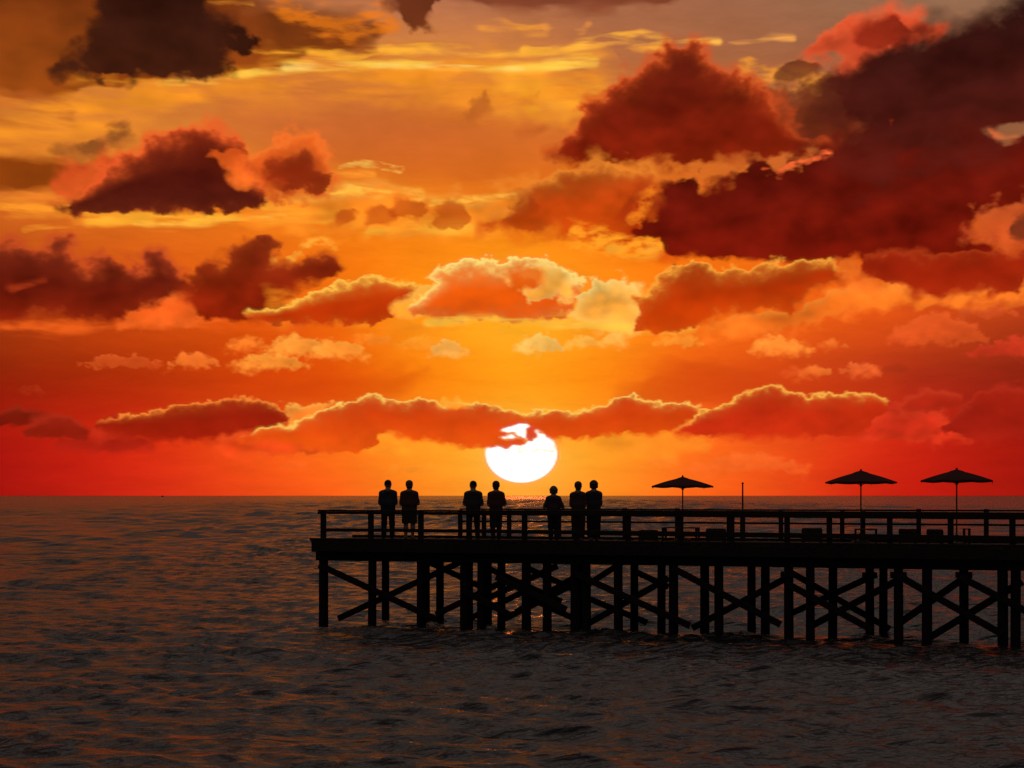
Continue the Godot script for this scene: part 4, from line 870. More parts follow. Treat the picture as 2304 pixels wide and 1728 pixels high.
# ------------------------------------------------------------------ pier
func build_pier() -> void:
	rng.seed = 21
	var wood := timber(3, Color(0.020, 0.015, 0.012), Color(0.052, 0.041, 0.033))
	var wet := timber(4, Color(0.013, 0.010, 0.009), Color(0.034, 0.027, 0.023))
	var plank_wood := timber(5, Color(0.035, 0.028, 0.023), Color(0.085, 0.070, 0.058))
	var length := 34.0
	var pier := base("pier", PIER_CORNER, deg_to_rad(PIER_TURN))
	tag(pier, "long dark timber pier on round piles with cross braces and plank railings", "pier")
	# deck of planks laid across
	var variants := []
	for k in 4:
		variants.append(board(Vector3(0.148 + 0.002 * k, 0.045, PIER_WIDTH - 0.03 * (k % 3)), 0.006))
	for k in int(length / 0.156):
		put("deck_plank", variants[rng.randi() % 4], plank_wood, pier, Vector3(0.08 + k * 0.156, DECK_TOP - 0.0225 + rng.randf_range(-0.003, 0.003), -PIER_WIDTH / 2.0))
	# kerbs, rim joists and cap beams along both sides, in lengths
	for edge in 2:
		var t := 0.0 if edge == 0 else PIER_WIDTH
		var s := -0.02
		while s < length:
			var run := minf(4.3, length - s)
			put("kerb_board", board(Vector3(run - 0.01, 0.075, 0.17)), wood, pier, Vector3(s + run / 2.0, KERB_TOP - 0.0375, -t - (0.075 if edge == 0 else -0.075)))
			put("rim_joist", board(Vector3(run - 0.006, 0.30, 0.07)), wood, pier, Vector3(s + 0.06 + run / 2.0, KERB_TOP - 0.105 - 0.15, -t - (0.03 if edge == 0 else -0.03)))
			put("cap_beam", board(Vector3(run - 0.006, 0.26, 0.26), 0.012), wet, pier, Vector3(s + 0.12 + run / 2.0, BEAM_BOTTOM + 0.13, -t - (0.30 if edge == 0 else -0.30)))
			s += run
	for t in [0.75, 1.3, 1.7, 2.15, 2.65]:
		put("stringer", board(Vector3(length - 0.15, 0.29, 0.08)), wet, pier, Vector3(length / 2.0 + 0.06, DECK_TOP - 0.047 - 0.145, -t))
	put("end_joist", board(Vector3(0.07, 0.29, PIER_WIDTH - 0.14)), wood, pier, Vector3(0.075, DECK_TOP - 0.047 - 0.147, -PIER_WIDTH / 2.0))
	var s2 := 0.34
	while s2 < length:
		put("cross_beam", board(Vector3(0.24, 0.24, PIER_WIDTH - 0.5), 0.012), wet, pier, Vector3(s2, BEAM_BOTTOM + 0.127, -PIER_WIDTH / 2.0))
		s2 += 1.55
	# piles
	var rows := PILES.duplicate()
	for k in 9:
		rows.append([20.9 + k * 1.5, 0.3, 0.137])
		rows.append([21.2 + k * 1.5, 3.1, 0.132])
	for p in rows:
		var lean := Vector2(rng.randf_range(-0.02, 0.02), rng.randf_range(-0.02, 0.02))
		var rings := []
		for k in 7:
			var h := lerpf(-2.2, BEAM_BOTTOM + 0.02, k / 6.0)
			var rr: float = p[2] * (1.02 - 0.015 * k + rng.randf_range(-0.02, 0.02))
			rings.append([h, rr, lean.x * (6 - k) / 6.0, lean.y * (6 - k) / 6.0])
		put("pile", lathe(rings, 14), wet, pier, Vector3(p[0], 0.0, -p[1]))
	# braces
	var all := BRACES.duplicate()
	for k in 5:
		all.append([20.6 + k * 2.9, 1.8, 23.3 + k * 2.9, 0.4, 0.1])
		all.append([20.6 + k * 2.9, 0.4, 23.3 + k * 2.9, 1.8, 0.5])
	for b in all:
		var a := Vector3(b[0], b[1], -b[4])
		var e := Vector3(b[2], b[3], -b[4])
		var dir := (e - a).normalized()
		var turn := Basis(dir, Vector3.BACK.cross(dir), Vector3.BACK)
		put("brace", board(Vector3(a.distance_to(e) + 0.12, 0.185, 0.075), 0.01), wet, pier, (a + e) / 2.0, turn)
	for b in BLOCKS:
		put("bolted_block", board(Vector3(0.42, 0.16, 0.34), 0.03), wet, pier, Vector3(b[0], b[1], -b[2]))
	# railings
	var fence := Node3D.new()
	fence.name = "railing"
	pier.add_child(fence, true)
	var near := NEAR_FENCE.duplicate()
	for k in 8:
		near.append([21.25 + 1.52 * k, 2.745, 2.89, 3.314, 3.506])
	for k in near.size():
		var f: Array = near[k]
		put("post", board(Vector3(0.148, f[4] - 0.012 - (DECK_TOP - 0.1), 0.13), 0.01), wood, fence, Vector3(f[0], (f[4] - 0.012 + DECK_TOP - 0.1) / 2.0, -0.14 - 0.02))
		if k + 1 < near.size():
			var g: Array = near[k + 1]
			for pair in [[1, 2, "rail", 0.05], [3, 4, "top_rail", 0.16]]:
				var a := Vector3(f[0] - (0.14 if k == 0 and pair[0] == 3 else 0.0), (f[pair[0]] + f[pair[1]]) / 2.0, 0.0)
				var e := Vector3(g[0], (g[pair[0]] + g[pair[1]]) / 2.0, 0.0)
				var dir := (e - a).normalized()
				var tall: float = (f[pair[1]] - f[pair[0]] + g[pair[1]] - g[pair[0]]) / 2.0
				if pair[0] == 3:
					# a flat cap on an edgewise board
					put("top_rail", board(Vector3(a.distance_to(e) - 0.004, 0.05, 0.19)), wood, fence, (a + e) / 2.0 + Vector3(0, tall / 2.0 - 0.025, -0.16), Basis(dir, Vector3.BACK.cross(dir), Vector3.BACK))
					put("rail", board(Vector3(a.distance_to(e) - 0.004, tall - 0.052, 0.045)), wood, fence, (a + e) / 2.0 + Vector3(0, -0.026, -0.07), Basis(dir, Vector3.BACK.cross(dir), Vector3.BACK))
				else:
					put("rail", board(Vector3(a.distance_to(e) - 0.004, tall, 0.045)), wood, fence, (a + e) / 2.0 + Vector3(0, 0, -0.07), Basis(dir, Vector3.BACK.cross(dir), Vector3.BACK))
	var back := Node3D.new()
	back.name = "railing"
	pier.add_child(back, true)
	var far := FAR_FENCE.duplicate()
	for k in 8:
		far.append([22.4 + 1.5 * k, 3.068, 3.14, 0.0])
	var tf := PIER_WIDTH - 0.14
	for k in far.size():
		var f: Array = far[k]
		var top: float = DECK_TOP + 0.90 + 0.07 * f[3]
		put("post", board(Vector3(0.128, top - DECK_TOP + 0.1, 0.12), 0.012), wood, back, Vector3(f[0], (top + DECK_TOP - 0.1) / 2.0, -tf + 0.02))
		if k + 1 < far.size():
			var g: Array = far[k + 1]
			var run: float = g[0] - f[0]
			put("rail", board(Vector3(run - 0.004, 0.058, 0.045)), wood, back, Vector3((f[0] + g[0]) / 2.0, (f[1] + f[2]) / 2.0, -tf - 0.065))
			put("rail", board(Vector3(run - 0.004, 0.09, 0.045)), wood, back, Vector3((f[0] + g[0]) / 2.0, DECK_TOP + 0.83, -tf - 0.065))
			put("top_rail", board(Vector3(run - 0.004, 0.045, 0.17)), wood, back, Vector3((f[0] + g[0]) / 2.0, DECK_TOP + 0.925, -tf + 0.0))


# a point on the pier's deck: s along it, t across it
func on_deck(s: float, t: float) -> Vector3:
	return PIER_CORNER + Vector3(s, 0, -t).rotated(Vector3.UP, deg_to_rad(PIER_TURN)) + Vector3(0, DECK_TOP, 0)


# ------------------------------------------------------------------ parasols and furniture
func build_parasol(k: int, label: String) -> void:
	var q: Array = PARASOLS[k]
	var o := base("parasol", on_deck(q[0], q[1]), 0.2 + 0.31 * k)
	tag(o, label, "parasol", "parasols on the pier deck")
	var canvas := plain(Color(0.055, 0.022, 0.020), 0.95, 0.1)
	canvas.backlight_enabled = true
	canvas.backlight = Color(0.05, 0.02, 0.02)
	var metal := plain(Color(0.05, 0.04, 0.035), 0.5, 0.4)
	var top: float = q[2] - 0.10
	var rim: float = q[3]
	var r: float = q[4] * 1.05
	put("base", lathe([[0.0, 0.25], [0.05, 0.25], [0.075, 0.20], [0.09, 0.06], [0.28, 0.045]], 20), metal, o)
	put("pole", lathe([[0.02, 0.021], [top - 0.01, 0.019]], 12), metal, o)
	# eight panels sagging between ribs, with a hem
	var st := SurfaceTool.new()
	st.begin(Mesh.PRIMITIVE_TRIANGLES)
	var sides := 8
	var across := 6
	var along := 8
	var grid := []
	for j in along + 1:
		var u := lerpf(0.16, 1.0, j / float(along))
		var line := []
		for i in sides * across:
			var a := TAU * i / (sides * across)
			var w := fmod(i, across) / across
			var cut := cos(PI / sides) / cos((w - 0.5) * TAU / sides)
			var sag := sin(w * PI) * 0.022 * u
			var rad := r * u * lerpf(1.0, cut, 1.0) * (1.0 - 0.02 * sin(w * PI) * u)
			line.append(Vector3(cos(a) * rad, lerpf(top + 0.035, rim, u) - sag + 0.018 * sin(u * PI), sin(a) * rad))
		grid.append(line)
	var hem := []
	for v: Vector3 in grid[-1]:
		hem.append(v + Vector3(0, -0.035, 0))
	grid.append(hem)
	st.set_smooth_group(1)
	for j in grid.size() - 1:
		for i in sides * across:
			var m := (i + 1) % (sides * across)
			quad(st, grid[j][i], grid[j][m], grid[j + 1][m], grid[j + 1][i])
			# the underside, a cloth's thickness below
			var d := Vector3(0, -0.003, 0)
			quad(st, grid[j][i] + d, grid[j + 1][i] + d, grid[j + 1][m] + d, grid[j][m] + d)
	st.generate_normals()
	var canopy := put("canopy", st.commit(), canvas, o)
	put("vent", lathe([[top - 0.04, r * 0.27], [top + 0.005, r * 0.18], [top + 0.04, r * 0.06], [top + 0.055, 0.02]], 8), canvas, canopy)
	put("finial", lathe([[top + 0.04, 0.014], [top + 0.06, 0.03], [top + 0.085, 0.026], [top + 0.10, 0.006]], 10), metal, o)
	put("hub", lathe([[rim - 0.12, 0.036], [rim - 0.04, 0.036]], 10), metal, o)
	for n in sides:
		var a := TAU * n / sides
		var out := Vector3(cos(a), 0, sin(a))
		put("rib", rod(Vector3(0, top - 0.045, 0) + out * 0.03, out * r * 0.985 + Vector3(0, rim - 0.02, 0), 0.008, 0.006, 6), metal, o)
		put("strut", rod(Vector3(0, rim - 0.08, 0) + out * 0.035, out * r * 0.5 + Vector3(0, lerpf(top, rim, 0.5) - 0.055, 0), 0.006, 0.006, 6), metal, o)
	for n in 3:
		var a := TAU * (n * 3 + 1.4) / sides
		put("tie", rod(Vector3(cos(a), 0, sin(a)) * r * 0.93 + Vector3(0, rim - 0.03, 0), Vector3(cos(a), 0, sin(a)) * r * 0.91 + Vector3(0, rim - 0.10, 0), 0.006, 0.004, 5), canvas, o)


func build_furniture() -> void:
	var wood := timber(8, Color(0.030, 0.024, 0.020), Color(0.075, 0.060, 0.048))
	var cloth := plain(Color(0.045, 0.04, 0.042), 0.95, 0.1)
	var labels := ["low dark slatted table under the parasol beside the pole without a canopy", "boxy low bench between the bare pole and the next parasol", "low dark slatted table under the middle one of the three parasols", "boxy low bench standing between the two large parasols, further from the end parasol", "boxy low bench standing between the two large parasols, close to the end parasol", "small square stool beside the parasol nearest the shore", "low bench between the standing people and the first parasol", "low bench between the first parasol and the bare pole"]
	for k in FURNITURE.size():
		var q: Array = FURNITURE[k]
		var w: float = q[1] - q[0]
		var h: float = q[2]
		var kind: int = q[4]
		var at := on_deck((q[0] + q[1]) / 2.0, q[3])
		var names := ["low_table", "low_bench", "stool"]
		var o := base(names[kind], at, deg_to_rad(PIER_TURN))
		tag(o, labels[k], ["table", "bench", "stool"][kind], "" if kind == 2 else ["low tables under the parasols", "benches on the pier"][kind])
		var depth := 0.55 if kind == 1 else (w if kind == 2 else 0.7)
		for n in 5:
			put("slat", board(Vector3(w, 0.028, depth / 5.0 - 0.012), 0.005), wood, o, Vector3(0, h - 0.014, (n - 2) * depth / 5.0))
		for sx in [-1, 1]:
			put("apron", board(Vector3(0.03, 0.09, depth - 0.06), 0.004), wood, o, Vector3(sx * (w / 2.0 - 0.05), h - 0.028 - 0.05, 0))
			for sz in [-1, 1]:
				put("leg", board(Vector3(0.06, h - 0.028, 0.06), 0.006), wood, o, Vector3(sx * (w / 2.0 - 0.035), (h - 0.028) / 2.0, sz * (depth / 2.0 - 0.05)))
		if kind == 1:
			# boarded sides
			for sz in [-1, 1]:
				put("side_panel", board(Vector3(w - 0.14, h - 0.10, 0.025), 0.004), wood, o, Vector3(0, (h - 0.10) / 2.0 + 0.06, sz * (depth / 2.0 - 0.03)))
			for n in 2:
				put("cushion", board(Vector3(w * 0.47, 0.05, depth * 0.86), 0.02), cloth, o, Vector3((n - 0.5) * w * 0.49, h + 0.025, 0.0))


func build_pole() -> void:
	var q: Array = LONE_POLE[0]
	var metal := plain(Color(0.05, 0.045, 0.04), 0.5, 0.4)
	var wood := timber(9, Color(0.03, 0.022, 0.018), Color(0.08, 0.062, 0.05))
	var o := base("bare_pole", on_deck(q[0], q[1]), deg_to_rad(PIER_TURN))
	tag(o, "thin upright pole with a small round cap and no canopy, set in a timber post", "pole")
	put("post", board(Vector3(0.145, q[3], 0.145), 0.012), wood, o, Vector3(0, q[3] / 2.0, 0))
	put("pole", lathe([[q[3] - 0.02, 0.026], [q[2] - 0.05, 0.022]], 12), metal, o)
	put("cap", lathe([[q[2] - 0.055, 0.024], [q[2] - 0.045, 0.031], [q[2] - 0.02, 0.032], [q[2] - 0.004, 0.02], [q[2], 0.005]], 12), metal, o)


func build_boat() -> void:
	var dark := plain(Color(0.05, 0.045, 0.045), 0.6)
	var o := base("fishing_boat", Vector3(-1656, 0, -6000), 0.3)
	o.scale = Vector3.ONE * 1.4
	tag(o, "tiny far boat with a cabin and mast on the sea horizon", "boat")
	var st := SurfaceTool.new()
	st.begin(Mesh.PRIMITIVE_TRIANGLES)
	st.set_smooth_group(-1)
	var loops := []
	for p in [[-4.6, 1.3, 1.9], [-2.0, 1.6, 1.7], [1.5, 1.6, 1.9], [3.6, 1.0, 2.4], [4.9, 0.05, 2.9]]:
		loops.append([Vector3(p[0], p[2], -p[1]), Vector3(p[0], 0.0, -p[1] * 0.75), Vector3(p[0], -0.6, 0), Vector3(p[0], 0.0, p[1] * 0.75), Vector3(p[0], p[2], p[1])])
	for n in loops.size() - 1:
		for k in 5:
			quad(st, loops[n][k], loops[n + 1][k], loops[n + 1][(k + 1) % 5], loops[n][(k + 1) % 5])
	for k in range(1, 4):
		for v: Vector3 in [loops[0][0], loops[0][k], loops[0][k + 1]]:
			st.add_vertex(v)
	st.generate_normals()
	put("hull", st.commit(), dark, o)
	put("cabin", board(Vector3(2.8, 2.6, 2.2), 0.1), dark, o, Vector3(-0.6, 3.0, 0))
	put("roof", board(Vector3(3.2, 0.14, 2.5), 0.05), dark, o, Vector3(-0.6, 4.37, 0))
	put("mast", lathe([[4.4, 0.09], [7.4, 0.05]], 8), dark, o, Vector3(-0.9, 0, 0))


func build_place() -> void:
	build_sea()
	build_pier()
	build_furniture()
	var names := ["smaller, lower dark parasol on the pier between the standing people and the bare pole", "dark parasol with a vented top, the middle one of three on the pier", "tall dark parasol with a vented top furthest along the pier from the standing people"]
	for k in 3:
		build_parasol(k, names[k])
	build_pole()
	build_people()
	build_boat()


# ------------------------------------------------------------------ people
# bodies are fields of tapered capsules melted together, meshed as surface nets
func melt(bones: Array, cell: float, blend: float, seams := []) -> Array:
	var lo := Vector3.INF
	var hi := -Vector3.INF
	for b in bones:
		for k in 2:
			var r: float = b[2 + k] + cell * 3.0
			lo = lo.min(b[k] - Vector3(r, r, r))
			hi = hi.max(b[k] + Vector3(r, r, r))
	var n := Vector3i(((hi - lo) / cell).ceil()) + Vector3i.ONE
	var field := PackedFloat32Array()
	field.resize(n.x * n.y * n.z)
	field.fill(1.0)
	for b in bones:
		var p: Vector3 = b[0]
		var q: Vector3 = b[1]
		var ra: float = b[2]
		var rb: float = b[3]
		var reach := maxf(ra, rb) + blend + cell * 2.0
		var from := Vector3i(((p.min(q) - Vector3.ONE * reach - lo) / cell).floor()).clamp(Vector3i.ZERO, n - Vector3i.ONE)
		var to := Vector3i(((p.max(q) + Vector3.ONE * reach - lo) / cell).ceil()).clamp(Vector3i.ZERO, n - Vector3i.ONE)
		var d := q - p
		var dd := maxf(d.length_squared(), 1e-9)
		var cut: float = b[4] if b.size() > 4 else 0.0   # 1 carves instead of adding
		for z in range(from.z, to.z + 1):
			for y in range(from.y, to.y + 1):
				var at := (z * n.y + y) * n.x
				for x in range(from.x, to.x + 1):
					var v := lo + Vector3(x, y, z) * cell - p
					var t := clampf(v.dot(d) / dd, 0.0, 1.0)
					var s := (v - d * t).length() - lerpf(ra, rb, t)
					var old := field[at + x]
					if cut > 0.0:
						field[at + x] = maxf(old, -s)
					else:
						var h := maxf(blend - absf(old - s), 0.0) / blend
						field[at + x] = minf(old, s) - h * h * blend * 0.25
	for seam in seams:   # [y, +1 keeps what is above, -1 what is below]
		for z in n.z:
			for y in n.y:
				var d: float = seam[1] * (seam[0] - (lo.y + y * cell))
				for x in n.x:
					var at := (z * n.y + y) * n.x + x
					field[at] = maxf(field[at], d)
	var ids := {}
	var verts := PackedVector3Array()
	var index := PackedInt32Array()
	var sx := 1
	var sy := n.x
	var sz := n.x * n.y
	var corner := [0, sx, sy, sx + sy, sz, sx + sz, sy + sz, sx + sy + sz]
	var place := [Vector3(0, 0, 0), Vector3(1, 0, 0), Vector3(0, 1, 0), Vector3(1, 1, 0), Vector3(0, 0, 1), Vector3(1, 0, 1), Vector3(0, 1, 1), Vector3(1, 1, 1)]
	var edges := [[0, 1], [2, 3], [4, 5], [6, 7], [0, 2], [1, 3], [4, 6], [5, 7], [0, 4], [1, 5], [2, 6], [3, 7]]
	for z in n.z - 1:
		for y in n.y - 1:
			var row := (z * n.y + y) * n.x
			for x in n.x - 1:
				var at := row + x
				var f0 := field[at]
				if f0 > cell * 2.0 or f0 < -cell * 2.0:
					continue
				var inside := 0
				for k in 8:
					if field[at + corner[k]] < 0.0:
						inside += 1
				if inside == 0 or inside == 8:
					continue
				var sum := Vector3.ZERO
				var many := 0
				for e in edges:
					var a := field[at + corner[e[0]]]
					var b := field[at + corner[e[1]]]
					if (a < 0.0) != (b < 0.0):
						sum += place[e[0]].lerp(place[e[1]], a / (a - b))
						many += 1
				ids[at] = verts.size()
				verts.append(lo + (Vector3(x, y, z) + sum / many) * cell)
	for at: int in ids:
		var inside := field[at] < 0.0
		for axis in 3:
			var step: int = [sx, sy, sz][axis]
			if (field[at + step] < 0.0) == inside:
				continue
			var u: int = [sy, sz, sx][axis]
			var w: int = [sz, sx, sy][axis]
			if not (ids.has(at - u) and ids.has(at - w) and ids.has(at - u - w)):
				continue
			var a: int = ids[at]
			var b: int = ids[at - u]
			var c: int = ids[at - u - w]
			var d: int = ids[at - w]
			if inside:
				index.append_array([a, c, b, a, d, c])
			else:
				index.append_array([a, b, c, a, c, d])
	return [verts, index]


func add_melt(st: SurfaceTool, m: Array, t := Transform3D.IDENTITY) -> void:
	st.set_smooth_group(1)
	var verts: PackedVector3Array = m[0]
	for k: int in m[1]:
		st.add_vertex(t * verts[k])


func melt_mesh(parts: Array) -> ArrayMesh:
	var st := SurfaceTool.new()
	st.begin(Mesh.PRIMITIVE_TRIANGLES)
	for p in parts:
		add_melt(st, p[0], p[1] if p.size() > 1 else Transform3D.IDENTITY)
	st.index()
	st.generate_normals()
	return st.commit()


# a head 0.235 m tall, chin at y 0, looking along -z
func head_shape() -> Array:
	var b := [[Vector3(0, 0.135, 0.018), Vector3(0, 0.150, 0.0), 0.083, 0.080], [Vector3(0, 0.095, -0.02), Vector3(0, 0.030, -0.045), 0.066, 0.036], [Vector3(-0.03, 0.06, -0.02), Vector3(0.03, 0.06, -0.02), 0.045, 0.045], [Vector3(0, 0.125, -0.092), Vector3(0, 0.088, -0.112), 0.009, 0.014], [Vector3(-0.036, 0.135, -0.077), Vector3(0.036, 0.135, -0.077), 0.014, 0.014], [Vector3(-0.018, 0.056, -0.086), Vector3(0.018, 0.056, -0.086), 0.011, 0.011]]
	for s in [-1, 1]:
		b.append([Vector3(s * 0.078, 0.13, 0.012), Vector3(s * 0.080, 0.095, 0.004), 0.017, 0.011])
		b.append([Vector3(s * 0.03, 0.116, -0.098), Vector3(s * 0.034, 0.116, -0.098), 0.012, 0.012, 1.0])
		b.append([Vector3(s * 0.031, 0.116, -0.083), Vector3(s * 0.032, 0.116, -0.083), 0.012, 0.012])
	b.append([Vector3(-0.02, 0.049, -0.103), Vector3(0.02, 0.049, -0.103), 0.006, 0.006, 1.0])
	return melt(b, 0.0075, 0.02)


# a half-closed right hand: wrist at the origin, fingers along -z, palm down, thumb towards -x
func hand_shape() -> Array:
	var b := [[Vector3(0, 0, 0.02), Vector3(0, 0, -0.02), 0.024, 0.026], [Vector3(-0.022, 0, -0.03), Vector3(-0.024, 0, -0.078), 0.016, 0.014], [Vector3(0.0, 0.002, -0.03), Vector3(0.0, 0.002, -0.082), 0.018, 0.014], [Vector3(0.022, 0, -0.03), Vector3(0.024, -0.002, -0.074), 0.016, 0.013]]
	for f in [[-0.030, 0.040, 0.026, 0.020], [-0.010, 0.044, 0.029, 0.022], [0.011, 0.041, 0.027, 0.021], [0.031, 0.032, 0.021, 0.017]]:
		var p := Vector3(f[0], 0.001, -0.082)
		var q: Vector3 = p + Vector3(0, -0.25, -0.97) * f[1]
		var r: Vector3 = q + Vector3(0, -0.85, -0.52) * f[2]
		b.append([p, q, 0.0095, 0.0088])
		b.append([q, r, 0.0088, 0.008])
		b.append([r, r + Vector3(0, -0.9, 0.42) * f[3], 0.008, 0.007])
	b.append([Vector3(-0.026, -0.004, -0.02), Vector3(-0.050, -0.016, -0.052), 0.014, 0.011])
	b.append([Vector3(-0.050, -0.016, -0.052), Vector3(-0.046, -0.032, -0.082), 0.011, 0.009])
	return melt(b, 0.0055, 0.006)


func build_people() -> void:
	var head := head_shape()
	var hand := hand_shape()
	var skin := plain(Color(0.32, 0.19, 0.13), 0.6, 0.4)
	# shoulder, waist and hip half widths; stance; elbow out; legwear (0 trousers, 1 shorts, 2 long skirt); hair (0 cropped, 1 short, 2 full); shirt; legwear colour; hair colour; turn
	var looks := [
		[0.172, 0.178, 0.165, 0.115, 0.14, 0, 0, Color(0.05, 0.055, 0.07), Color(0.03, 0.032, 0.04), Color(0.02, 0.016, 0.014), 0.0],
		[0.175, 0.186, 0.172, 0.095, 0.20, 1, 1, Color(0.09, 0.05, 0.045), Color(0.06, 0.055, 0.045), Color(0.10, 0.09, 0.085), -0.12],
		[0.172, 0.172, 0.165, 0.120, 0.22, 0, 0, Color(0.06, 0.06, 0.055), Color(0.035, 0.035, 0.045), Color(0.03, 0.025, 0.02), 0.1],
		[0.160, 0.160, 0.155, 0.085, 0.22, 0, 1, Color(0.10, 0.04, 0.04), Color(0.05, 0.045, 0.04), Color(0.06, 0.045, 0.035), 0.25],
		[0.145, 0.160, 0.162, 0.085, 0.46, 0, 2, Color(0.07, 0.05, 0.06), Color(0.04, 0.035, 0.04), Color(0.12, 0.10, 0.09), 0.0],
		[0.155, 0.160, 0.170, 0.080, 0.16, 2, 1, Color(0.08, 0.055, 0.05), Color(0.05, 0.035, 0.04), Color(0.08, 0.06, 0.05), -0.3],
		[0.150, 0.158, 0.165, 0.075, 0.06, 2, 2, Color(0.05, 0.05, 0.06), Color(0.03, 0.03, 0.036), Color(0.07, 0.05, 0.04), 0.1]]
	var labels := ["person in a short-sleeved shirt and trousers at the pier's end, beside one in shorts",
		"person in loose knee-length shorts, the only one with bare calves on the pier",
		"person with cropped hair standing legs apart in an untucked shirt beside another in slim trousers",
		"person in slim trousers with one foot close to the other, beside one with legs apart",
		"shortest person, full hair and both elbows out, standing alone between two pairs",
		"person with short hair in a long skirt, standing close beside one with fuller hair",
		"person with full round hair in long dark clothes, close beside one with short hair"]
	for k in PEOPLE.size():
		var q: Array = PEOPLE[k]
		var c: Array = looks[k]
		var tall: float = q[2]
		var u := tall / 1.75
		var o := base("person", on_deck(q[0], q[1]), c[10])
		o.scale = Vector3(1.07, 1.0, 1.04)
		tag(o, labels[k], "person", "people watching the sunset from the pier")
		var sh: float = c[0] * u
		var wa: float = c[1] * u
		var hp: float = c[2] * u
		var stance: float = c[3] * u
		var neck := Vector3(0, 1.47, 0.02) * u
		var ankle_y := 0.085 * u
		var legs := []
		var leg_cloth := []
		var shoes := []
		for s in [-1, 1]:
			var hip := Vector3(s * hp * 0.58, 0.90 * u, 0)
			var knee := Vector3(s * lerpf(hp * 0.58, stance, 0.55), 0.49 * u, -0.015 * u)
			var ankle := Vector3(s * stance, ankle_y, 0.02 * u + 0.03 * s * (k % 3 - 1))
			legs.append([hip, knee, 0.088 * u, 0.056 * u])
			legs.append([knee, knee.lerp(ankle, 0.3), 0.055 * u, 0.058 * u])
			legs.append([knee.lerp(ankle, 0.3), ankle, 0.058 * u, 0.038 * u])
			legs.append([ankle, ankle + Vector3(0, -0.04, -0.10) * u, 0.038 * u, 0.032 * u])
			if c[5] == 0:
				leg_cloth.append([hip, knee, 0.100 * u, 0.076 * u])
				leg_cloth.append([knee, ankle + Vector3(0, -0.02, 0), 0.076 * u, (0.058 if k == 3 else 0.068) * u])
			elif c[5] == 1:
				leg_cloth.append([hip, knee + Vector3(s * 0.01, 0.02, 0), 0.112 * u, 0.104 * u])
			else:
				leg_cloth.append([hip, Vector3(s * hp * 0.55, 0.14 * u, 0), 0.105 * u, 0.085 * u])
				leg_cloth.append([hip + Vector3(-s * hp * 0.3, 0, 0), Vector3(s * hp * 0.15, 0.14 * u, 0.01), 0.11 * u, 0.095 * u])
			shoes.append([ankle + Vector3(0, 0.035 * u - ankle_y, 0.045 * u), ankle + Vector3(s * 0.02, 0.032 * u - ankle_y, -0.16 * u), 0.043 * u, 0.038 * u])
			shoes.append([ankle + Vector3(0, 0.06 * u - ankle_y, 0.02 * u), ankle + Vector3(0, 0.05 * u - ankle_y, -0.06 * u), 0.045 * u, 0.042 * u])
		var torso := []
		var shirt := []
		for s in [-1, 1]:
			torso.append([Vector3(s * sh * 0.55, 1.36 * u, 0.01), Vector3(s * wa * 0.42, 1.06 * u, 0), 0.095 * u, wa * 0.60])
			torso.append([Vector3(s * wa * 0.42, 1.06 * u, 0), Vector3(s * hp * 0.45, 0.93 * u, 0.01), wa * 0.60, hp * 0.62])
			torso.append([neck + Vector3(0, -0.03, 0), Vector3(s * sh, 1.375 * u, 0.01), 0.066 * u, 0.050 * u])
			shirt.append([Vector3(s * sh * 0.58, 1.355 * u, 0.01), Vector3(s * wa * 0.45, 1.08 * u, 0), 0.106 * u, wa * 0.68])
			shirt.append([Vector3(s * wa * 0.45, 1.08 * u, 0), Vector3(s * hp * 0.50, 0.84 * u, 0), wa * 0.68, hp * 0.68])
			shirt.append([neck + Vector3(0, -0.045, 0), Vector3(s * sh, 1.368 * u, 0.01), 0.064 * u, 0.064 * u])
		var arms := []
		var hands := []
		for s in [-1, 1]:
			var shoulder := Vector3(s * sh, 1.36 * u, 0.015)
			var out: float = c[4] + 0.05 * s * (k % 2)
			var elbow := shoulder + Vector3(s * sin(out) * 0.29, -cos(out) * 0.29, 0.02) * u
			var wrist := elbow + Vector3(-s * 0.45, 0.30 + 0.15 * (k % 2), -0.80).normalized() * 0.245 * u
			arms.append([shoulder, elbow, 0.052 * u, 0.042 * u])
			arms.append([elbow, wrist, 0.042 * u, 0.028 * u])
			shirt.append([shoulder, shoulder.lerp(elbow, 0.86), 0.066 * u, 0.064 * u])
			var fwd := (wrist - elbow).normalized()
			var right := Vector3(0, 0.25 * s, 0.0) + fwd.cross(Vector3.UP)
			right = (right - fwd * right.dot(fwd)).normalized()
			var b3 := Basis(right, (-fwd).cross(right), -fwd)
			if s < 0:
				b3 = Basis(-right, b3.y, b3.z)
			hands.append([hand, Transform3D(b3.scaled(Vector3.ONE * u), wrist)])
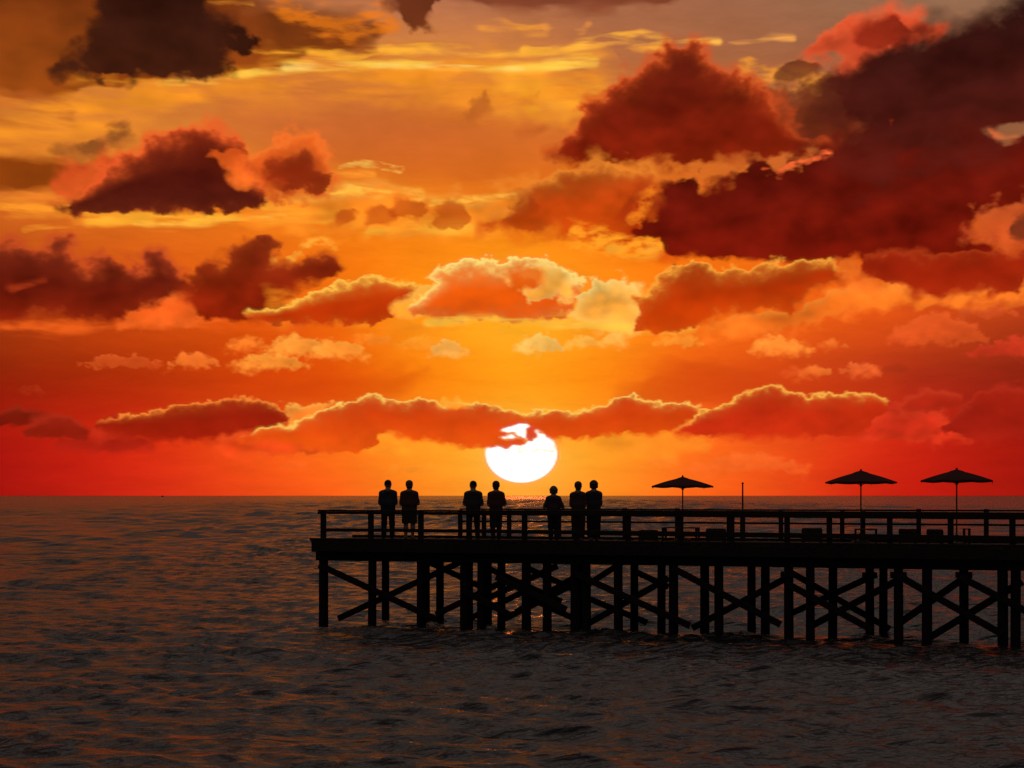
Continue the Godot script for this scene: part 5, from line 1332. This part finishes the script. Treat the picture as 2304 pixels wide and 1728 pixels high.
		var head_at := Transform3D(Basis(Vector3.UP, 0.1 * (k % 3 - 1)).scaled(Vector3.ONE * u * (1.09 if k != 4 else 1.15)), Vector3(0, tall - (0.262 if k != 4 else 0.276) * u, 0.0))
		var bones := legs + torso + arms
		bones.append([neck, head_at.origin + Vector3(0, 0.07, 0.01) * u, 0.058 * u, 0.055 * u])
		var body := [[melt(bones, 0.018, 0.05)], [head, head_at]]
		put("body", melt_mesh(body + hands), skin, o)
		put("shirt", melt_mesh([[melt(shirt, 0.018, 0.06, [[0.805 * u, 1.0]])]]), plain(c[7], 0.95, 0.15), o)
		var hems := [[0.97 * u, -1.0], [(0.09 if c[5] == 0 else (0.50 if c[5] == 1 else 0.15)) * u, 1.0]]
		for s in [-1, 1]:
			leg_cloth.append([Vector3(s * hp * 0.45, 0.95 * u, 0.01), Vector3(s * hp * 0.5, 0.88 * u, 0.01), hp * 0.64, hp * 0.64])
		put(["trousers", "shorts", "skirt"][c[5]], melt_mesh([[melt(leg_cloth, 0.018, 0.045, hems)]]), plain(c[8], 0.95, 0.15), o)
		for n in 2:
			put("shoe", melt_mesh([[melt(shoes.slice(2 * n, 2 * n + 2), 0.014, 0.02, [[0.0, 1.0]])]]), plain(Color(0.03, 0.027, 0.025), 0.8), o)
		var hair := [[Vector3(0, 0.16, 0.025), Vector3(0, 0.165, -0.005), 0.086, 0.084]]
		if c[6] >= 1:
			hair.append([Vector3(0, 0.17, 0.01), Vector3(0, 0.09, 0.045), 0.09, 0.07])
		if c[6] == 2:
			rng.seed = 70 + k
			for n in 26:
				var d := Vector3(rng.randfn(), rng.randfn() * 0.8 + 0.35, rng.randfn() * 0.9 + 0.35).normalized()
				hair.append([Vector3(0, 0.145, 0.02) + d * 0.072, Vector3(0, 0.145, 0.02) + d * 0.086, 0.026, 0.022])
			for s in [-1, 1]:
				hair.append([Vector3(s * 0.065, 0.16, 0.02), Vector3(s * 0.072, 0.07, 0.03), 0.036, 0.03])
		hair.append([Vector3(0, 0.10, -0.13), Vector3(0, 0.02, -0.13), 0.085, 0.08, 1.0])
		put("hair", melt_mesh([[melt(hair, 0.010, 0.02), head_at]]), plain(c[9], 0.8, 0.3), o)
